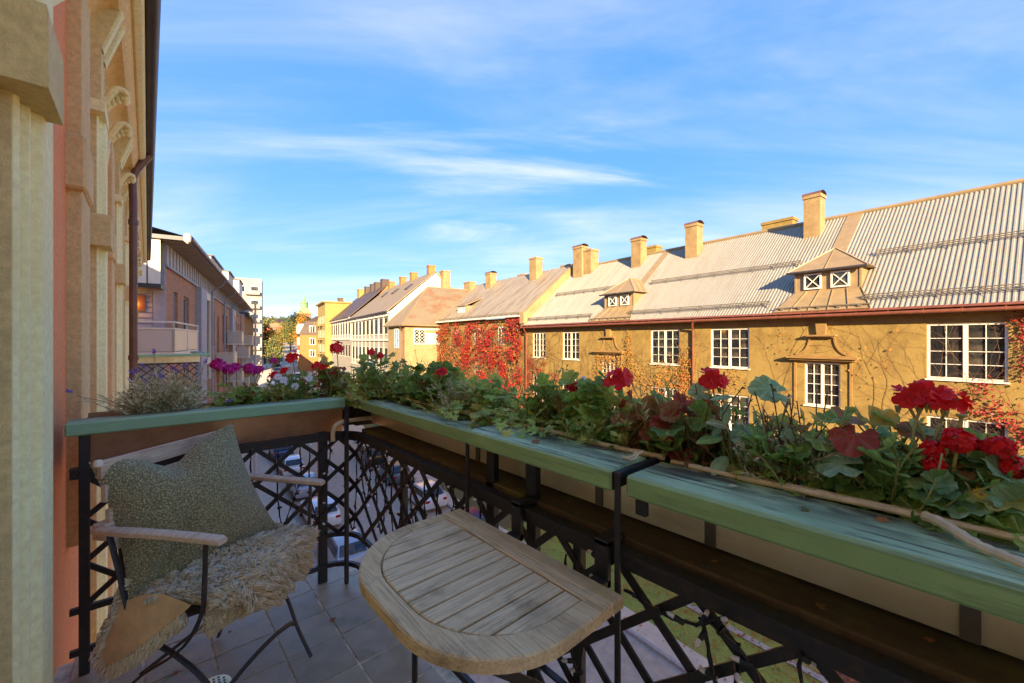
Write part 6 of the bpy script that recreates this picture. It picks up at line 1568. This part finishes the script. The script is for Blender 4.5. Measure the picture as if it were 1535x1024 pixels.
for p in ((.655, 2.68, 1.175), (.60, 2.70, 1.215), (.74, 2.70, 1.215), (.57, 2.70, 1.235)): daisy(t, p, .026)
geranium('geranium', 'crimson geranium rising behind the white daisies', (.70, 2.80), (.12, .06), (1.08, 1.24), 34, .032, ['leaf', 'leaf_dk', 'leaf_red'], [((.665, 2.76, 1.345), .044), ((.56, 2.77, 1.24), .03), ((.62, 2.76, 1.262), .028)], 33)
geranium('geranium', 'red geranium at the inner end of the corner bush', (.90, 2.80), (.12, .07), (1.09, 1.30), 52, .034, ['leaf_dk', 'leaf', 'leaf_red'], [((.925, 2.76, 1.40), .048), ((.80, 2.76, 1.29), .034), ((.84, 2.74, 1.275), .03)], 34)
# corner bush and long trough
t = geranium('geranium', 'big dark green geranium bush filling the balcony corner', (1.12, 2.55), (.20, .24), (1.06, 1.36), 190, .040, ['leaf_dk', 'leaf_dk', 'leaf', 'leaf_ivy'], [((1.10, 2.62, 1.37), .030), ((1.14, 2.58, 1.345), .026)], 35, kind='ivy', upw=.55)
thin(t, r, (1.05, 2.5), (.13, .2), .22, 20, 'leaf_thin', .04, .006, 70, lean=.5)
t = root('trailing_bellflower', (1.02, 2.58, 1.05), 0, 'light green trailing plant spilling over the corner post', 'plant'); leafy(t, r, (.985, 2.60), (.10, .12), 1.03, 1.16, 70, .020, 'oval', ['leaf_ivy', 'leaf', 'leaf_ivy'], upw=.6); thin(t, r, (1.0, 2.55), (.10, .14), .12, 22, 'leaf_ivy', .026, .006, 50, lean=.9)
geranium('geranium', 'leafy green geranium with one small red flower near the corner', (1.20, 2.0), (.14, .28), (1.07, 1.31), 150, .038, ['leaf_dk', 'leaf', 'leaf_dk', 'leaf_ivy'], [((1.14, 1.83, 1.285), .030)], 36)
t = root('rosemary', (1.2, 1.68, 1.04), 0, 'wiry grey green rosemary before the red creeper wall', 'plant'); thin(t, r, (1.17, 1.68), (.12, .18), .22, 40, 'leaf_grey', .022, .0022, 80, lean=.35); thin(t, r, (1.12, 1.75), (.1, .18), .14, 26, 'leaf_thin', .03, .004, 60, lean=.6)
def ivy():
    r = random.Random(37); t = root('ivy', (1.16, 1.3, 1.04), 0, 'fresh green ivy trailing over the middle green beam', 'plant'); inv = MW[t.name].inverted()
    leafy(t, r, (1.17, 1.32), (.13, .26), 1.06, 1.22, 120, .026, 'ivy', ['leaf_ivy', 'leaf_ivy', 'leaf'], upw=.75)
    st = MB()
    for k in range(16):
        y0 = r.uniform(.98, 1.6); P = [Vector((1.15, y0, 1.08)), Vector((1.09, y0+r.uniform(-.05, .05), 1.15)), Vector((r.uniform(1.0, 1.06), y0+r.uniform(-.1, .1), 1.135)), Vector((r.uniform(.95, 1.02), y0+r.uniform(-.14, .12), 1.125))]
        if k > 5: P = P[:3]
        P = smoothpath(P, 4); st.tube(P, .0016, 4, False)
        for p in P[2::2]: inst('leaf', LM['ivy', r.choice(('leaf_ivy', 'leaf')), r.randrange(3)], t, inv @ (p+Vector((0, 0, .006))), orient((r.gauss(-.6, .5), r.gauss(0, .8), r.uniform(-.4, .2)), (-.35+r.gauss(0, .3), -.2+r.gauss(0, .3), .9)), r.uniform(.017, .030))
    st.build('stem', 'stem_g', t, raw=True)
    for y, x, z, s in ((1.10, .955, 1.13, .034), (1.075, .93, 1.10, .036), (1.16, .98, 1.145, .034), (1.04, .965, 1.118, .026)): inst('leaf', LM['ivy', 'leaf_ivy', 0], t, inv @ Vector((x, y, z)), orient((-.5, -.5, -.45), (-.6, -.2, .75)), s)
    thin(t, r, (1.14, 1.25), (.1, .26), .14, 18, 'leaf_thin', .035, .005, 60, lean=.7)
ivy()
t = geranium('geranium', 'tall green geranium with a big red head in the middle of the long trough', (1.21, .90), (.13, .16), (1.08, 1.31), 105, .036, ['leaf', 'leaf_dk', 'leaf', 'leaf_ivy'], [((1.20, .80, 1.318), .046), ((1.22, 1.02, 1.27), .026)], 38)
thin(t, r, (1.17, .86), (.1, .14), .17, 26, 'leaf_thin', .035, .005, 60, lean=.55); daisy(t, (1.15, .985, 1.235), .016, face=(-.5, -.5, .7)); daisy(t, (1.2, .95, 1.31), .012, face=(-.5, -.5, .7))
geranium('geranium', 'red tinged geranium with a crimson flower left of the grey plant', (1.20, .57), (.12, .13), (1.08, 1.28), 85, .037, ['leaf_red', 'leaf_red', 'leaf_dk', 'leaf'], [((1.20, .49, 1.338), .038)], 39)
t = geranium('nasturtium', 'broad leaved blue green plant drooping over the trough edge', (1.19, .41), (.10, .07), (1.07, 1.30), 26, .036, ['leaf_bg', 'leaf', 'leaf_bg'], [], 40, kind='oval'); inv = MW[t.name].inverted(); r = random.Random(41)
for p, y, n_, s in (((1.16, .40, 1.17), (-.7, -.4, -.2), (-.3, -.3, .9), .040), ((1.12, .42, 1.15), (-.7, .2, -.5), (-.5, -.2, .8), .042), ((1.10, .40, 1.14), (-.4, -.2, -.9), (-.8, -.4, .4), .036), ((1.13, .36, 1.165), (-.3, -.9, -.3), (-.4, -.2, .9), .042), ((1.15, .44, 1.19), (-.5, .7, -.1), (-.4, -.2, .9), .038), ((1.09, .385, 1.125), (-.3, -.1, -1), (-.9, -.3, .3), .030)): inst('leaf', LM['oval', 'leaf_bg', r.randrange(3)], t, inv @ Vector(p), orient(y, n_), s)
for p, s in (((1.19, .345, 1.325), .038), ((1.22, .335, 1.315), .034), ((1.20, .52, 1.30), .03)): inst('leaf', LM['geranium', 'leaf_bg', 1], t, inv @ Vector(p), orient((-.5, .6, .1), (-.5, -.5, .6)), s)
t = root('grey_santolina', (1.2, .31, 1.04), 0, 'silvery grey bushy herb left of the largest geranium', 'plant'); thin(t, r, (1.19, .32), (.10, .08), .20, 42, 'leaf_grey', .020, .0024, 90, lean=.35, smat='stem'); thin(t, r, (1.17, .25), (.12, .10), .12, 20, 'leaf_thin', .03, .003, 50, lean=.8, smat='stem'); tips = thin(t, r, (1.21, .33), (.06, .05), .27, 14, 'leaf_grey', .018, .0024, 12, lean=.2, smat='stem')
def big_geranium():
    r = random.Random(43); t = root('large_geranium', (1.2, .08, 1.04), 0, 'largest geranium with woody stems and red flowers at the right', 'plant'); inv = MW[t.name].inverted()
    st = MB()
    B = (1.19, .085, 1.05)
    st.tube(smoothpath([B, (1.185, .10, 1.09), (1.17, .14, 1.125), (1.16, .19, 1.165), (1.165, .235, 1.20), (1.17, .265, 1.235)], 4), [.0085]*6+[.0075]*6+[.006]*5+[.004]*4, 8)
    st.tube(smoothpath([(1.182, .11, 1.10), (1.19, .11, 1.15), (1.20, .095, 1.19), (1.20, .08, 1.225)], 4), [.008]*4+[.0065]*5+[.005]*4, 8)
    st.tube(smoothpath([(1.19, .10, 1.165), (1.18, .06, 1.19), (1.18, .03, 1.20)], 4), [.0055]*9, 7)
    st.tube(smoothpath([B, (1.20, .0, 1.11), (1.21, -.05, 1.16), (1.22, -.08, 1.2)], 4), [.0075]*6+[.005]*7, 7)
    st.build('woody_stem', 'stem', t, raw=True, smooth=True)
    big = [((1.15, .235, 1.225), 0.0344), ((1.19, .20, 1.265), 0.0378), ((1.14, .165, 1.245), 0.0430), ((1.20, .15, 1.27), 0.0396), ((1.16, .12, 1.225), 0.0344), ((1.22, .12, 1.265), 0.0378), ((1.21, .07, 1.255), 0.0378), ((1.15, .27, 1.235), 0.0258), ((1.25, .19, 1.27), 0.0387), ((1.24, .05, 1.26), 0.0387), ((1.25, -.01, 1.24), 0.0387), ((1.17, .02, 1.20), 0.0344)]
    low = [((1.13, .055, 1.155), 0.0396), ((1.10, .075, 1.125), 0.0344), ((1.12, .015, 1.15), 0.0413), ((1.09, .03, 1.115), 0.0396), ((1.13, -.03, 1.165), 0.0430), ((1.10, -.015, 1.13), 0.0413), ((1.16, -.01, 1.185), 0.0396), ((1.17, -.06, 1.20), 0.0430), ((1.13, -.07, 1.16), 0.0430), ((1.10, -.055, 1.125), 0.0387), ((1.20, -.03, 1.21), 0.0430), ((1.21, -.09, 1.22), 0.0430), ((1.14, .09, 1.175), 0.0344), ((1.17, .055, 1.19), 0.0327), ((1.23, .02, 1.21), 0.0387), ((1.14, -.11, 1.18), 0.0430), ((1.08, -.08, 1.11), 0.0344)]
    sm = MB()
    for (p, s), lowf in [(q, 0) for q in big]+[(q, 1) for q in low]:
        P = Vector(p); up = .55 if not lowf else .75
        inst('leaf', LM['geranium', r.choice(('leaf', 'leaf', 'leaf_red') if not lowf else ('leaf_bg', 'leaf', 'leaf_bg', 'leaf')), r.randrange(3)], t, inv @ P, orient((r.gauss(-.4, .4), r.gauss(0, .6), r.uniform(-.4, .2)), (-.40+r.gauss(0, .25), -.12+r.gauss(0, .3), up*1.2)), s)
        a = Vector((1.185, .10, 1.13)) if not lowf else Vector((1.19, .02, 1.08)); sm.tube([a, a.lerp(P, .55)+Vector((0, 0, .015)), P], [.003, .0022, .0016], 5, False)
    sm.build('stem', 'stem_g', t, raw=True, smooth=True)
    leafy(t, r, (1.22, .08), (.10, .2), 1.07, 1.20, 46, .038, 'geranium', ['leaf', 'leaf_bg', 'leaf_dk'], upw=.6)
    for p, R in (((1.20, .062, 1.338), .034), ((1.195, .090, 1.328), .028), ((1.20, .030, 1.330), .029), ((1.15, .050, 1.235), .022), ((1.155, .018, 1.258), .026), ((1.14, .047, 1.205), .020), ((1.18, -.035, 1.250), .026), ((1.18, -.050, 1.215), .024), ((1.20, .0, 1.245), .022)): flower(t, r, p, R, 'red', (1.19, .05, 1.15), 4)
    m = MB(); m.tube(smoothpath([(1.16, .03, 1.16), (1.155, .018, 1.24), (1.16, .012, 1.305)], 4), .0032, 6); m.lathe([(.003, -.003), (.008, .0), (.008, .003), (.002, .004)], (1.16, .012, 1.305), 8); m.build('flower_stalk', 'stem_g', t, raw=True, smooth=True)
    for y in (.06, .045): m = MB(); m.tube(smoothpath([(1.17, y, 1.20), (1.17, y-.012, 1.25), (1.175, y-.02, 1.285)], 3), .003, 6); m.build('flower_stalk', 'stem_g', t, raw=True, smooth=True)
    thin(t, r, (1.17, .16), (.1, .14), .10, 18, 'leaf_thin', .03, .004, 40, lean=.9)
    for p in ((1.125, -.005, 1.16), (1.13, -.012, 1.17)): daisy(t, p, .014, 'yellowf', (-.7, -.2, .6))
big_geranium()

# low mixed greenery that fills the trough between the larger plants
def filler(label, y, w, seed, mats, n, size, kind, hh):
    r = random.Random(seed); t = root('trough_greenery', (1.2, y, 1.04), 0, label, 'plant')
    leafy(t, r, (1.20, y), (.13, w), 1.06, 1.06+hh, n, size, kind, mats, upw=.6)
    thin(t, r, (1.19, y), (.12, w), hh*1.15, 22, r.choice(('leaf_thin', 'leaf_dk')), .032, .005, int(180*w), lean=.40); thin(t, r, (1.2, y), (.11, w), hh*1.5, 16, 'leaf_thin', .03, .0045, int(70*w), lean=.25)
filler('leafy undergrowth right of the corner bush in the long trough', 2.28, .16, 61, ['leaf_dk', 'leaf', 'leaf_ivy'], 60, .030, 'ivy', .22)
filler('leafy undergrowth behind the ivy in front of the creeper wall', 1.55, .22, 62, ['leaf_ivy', 'leaf', 'leaf_dk'], 80, .030, 'geranium', .19)
filler('leafy undergrowth between ivy and the tall middle geranium', 1.12, .12, 63, ['leaf', 'leaf_ivy', 'leaf_dk'], 60, .032, 'geranium', .22)
filler('leafy undergrowth around the red tinged geranium', .68, .12, 64, ['leaf', 'leaf_dk', 'leaf_red'], 60, .032, 'geranium', .20)
filler('leafy undergrowth behind the silvery herb', .33, .13, 65, ['leaf', 'leaf_bg', 'leaf_dk'], 46, .034, 'geranium', .17)
filler('leafy undergrowth behind the largest geranium', .10, .15, 66, ['leaf', 'leaf_bg', 'leaf_dk'], 50, .036, 'geranium', .19)

# dry leaves that have dropped on the beams, shelf and floor
dl = []
for k in range(3):
    me = leafmesh(('ivy', 'oval', 'geranium')[k], 50+k); me.materials.append(M[('creeper_y', 'cane', 'leaf_red')[k]]); dl.append(me)
r = random.Random(71)
for lab, spots in (('dry fallen leaf lying on the green beam', [(1.02, .36, 1.112), (.99, .22, 1.113), (1.04, .12, 1.112), (1.05, .75, 1.117), (.95, .95, 1.116), (1.0, -.1, 1.112)]), ('dry fallen leaf lying on the mossy shelf', [(1.04, .42, .910), (1.02, .2, .910), (1.05, .9, .910), (1.03, 1.3, .910), (1.06, .05, .910)]), ('dry fallen leaf lying on the floor tiles', [(.55, 1.75, .005), (.3, 2.45, .005), (.72, 2.2, .005), (.1, 2.3, .005)])):
    for p in spots:
        o = bpy.data.objects.new('fallen_leaf', dl[r.randrange(3)]); COL.objects.link(o); o.location = p; o.scale = (r.uniform(.010, .017),)*3; o.rotation_euler = (r.uniform(-.25, .25), r.uniform(-.25, .25), r.uniform(0, 6.3)); tag(o, lab, 'leaf', lab.replace('dry fallen leaf', 'dry leaves'))

# dry sprigs and seed heads standing among the plants
for lab, y, sd in (('dry brown sprigs standing left of the tall middle geranium', 1.12, 81), ('dry brown sprigs rising between the red tinged and broad leaved plants', .47, 82), ('tall dry seed stalks in front of the pediment window', .30, 83), ('thin dry sprigs near the corner bush', 1.95, 84)):
    r = random.Random(sd); t = root('dry_sprig', (1.2, y, 1.04), 0, lab, 'plant'); thin(t, r, (1.19, y), (.10, .09), .30, 9, 'vine', .012, .003, 26, lean=.25, smat='vine')
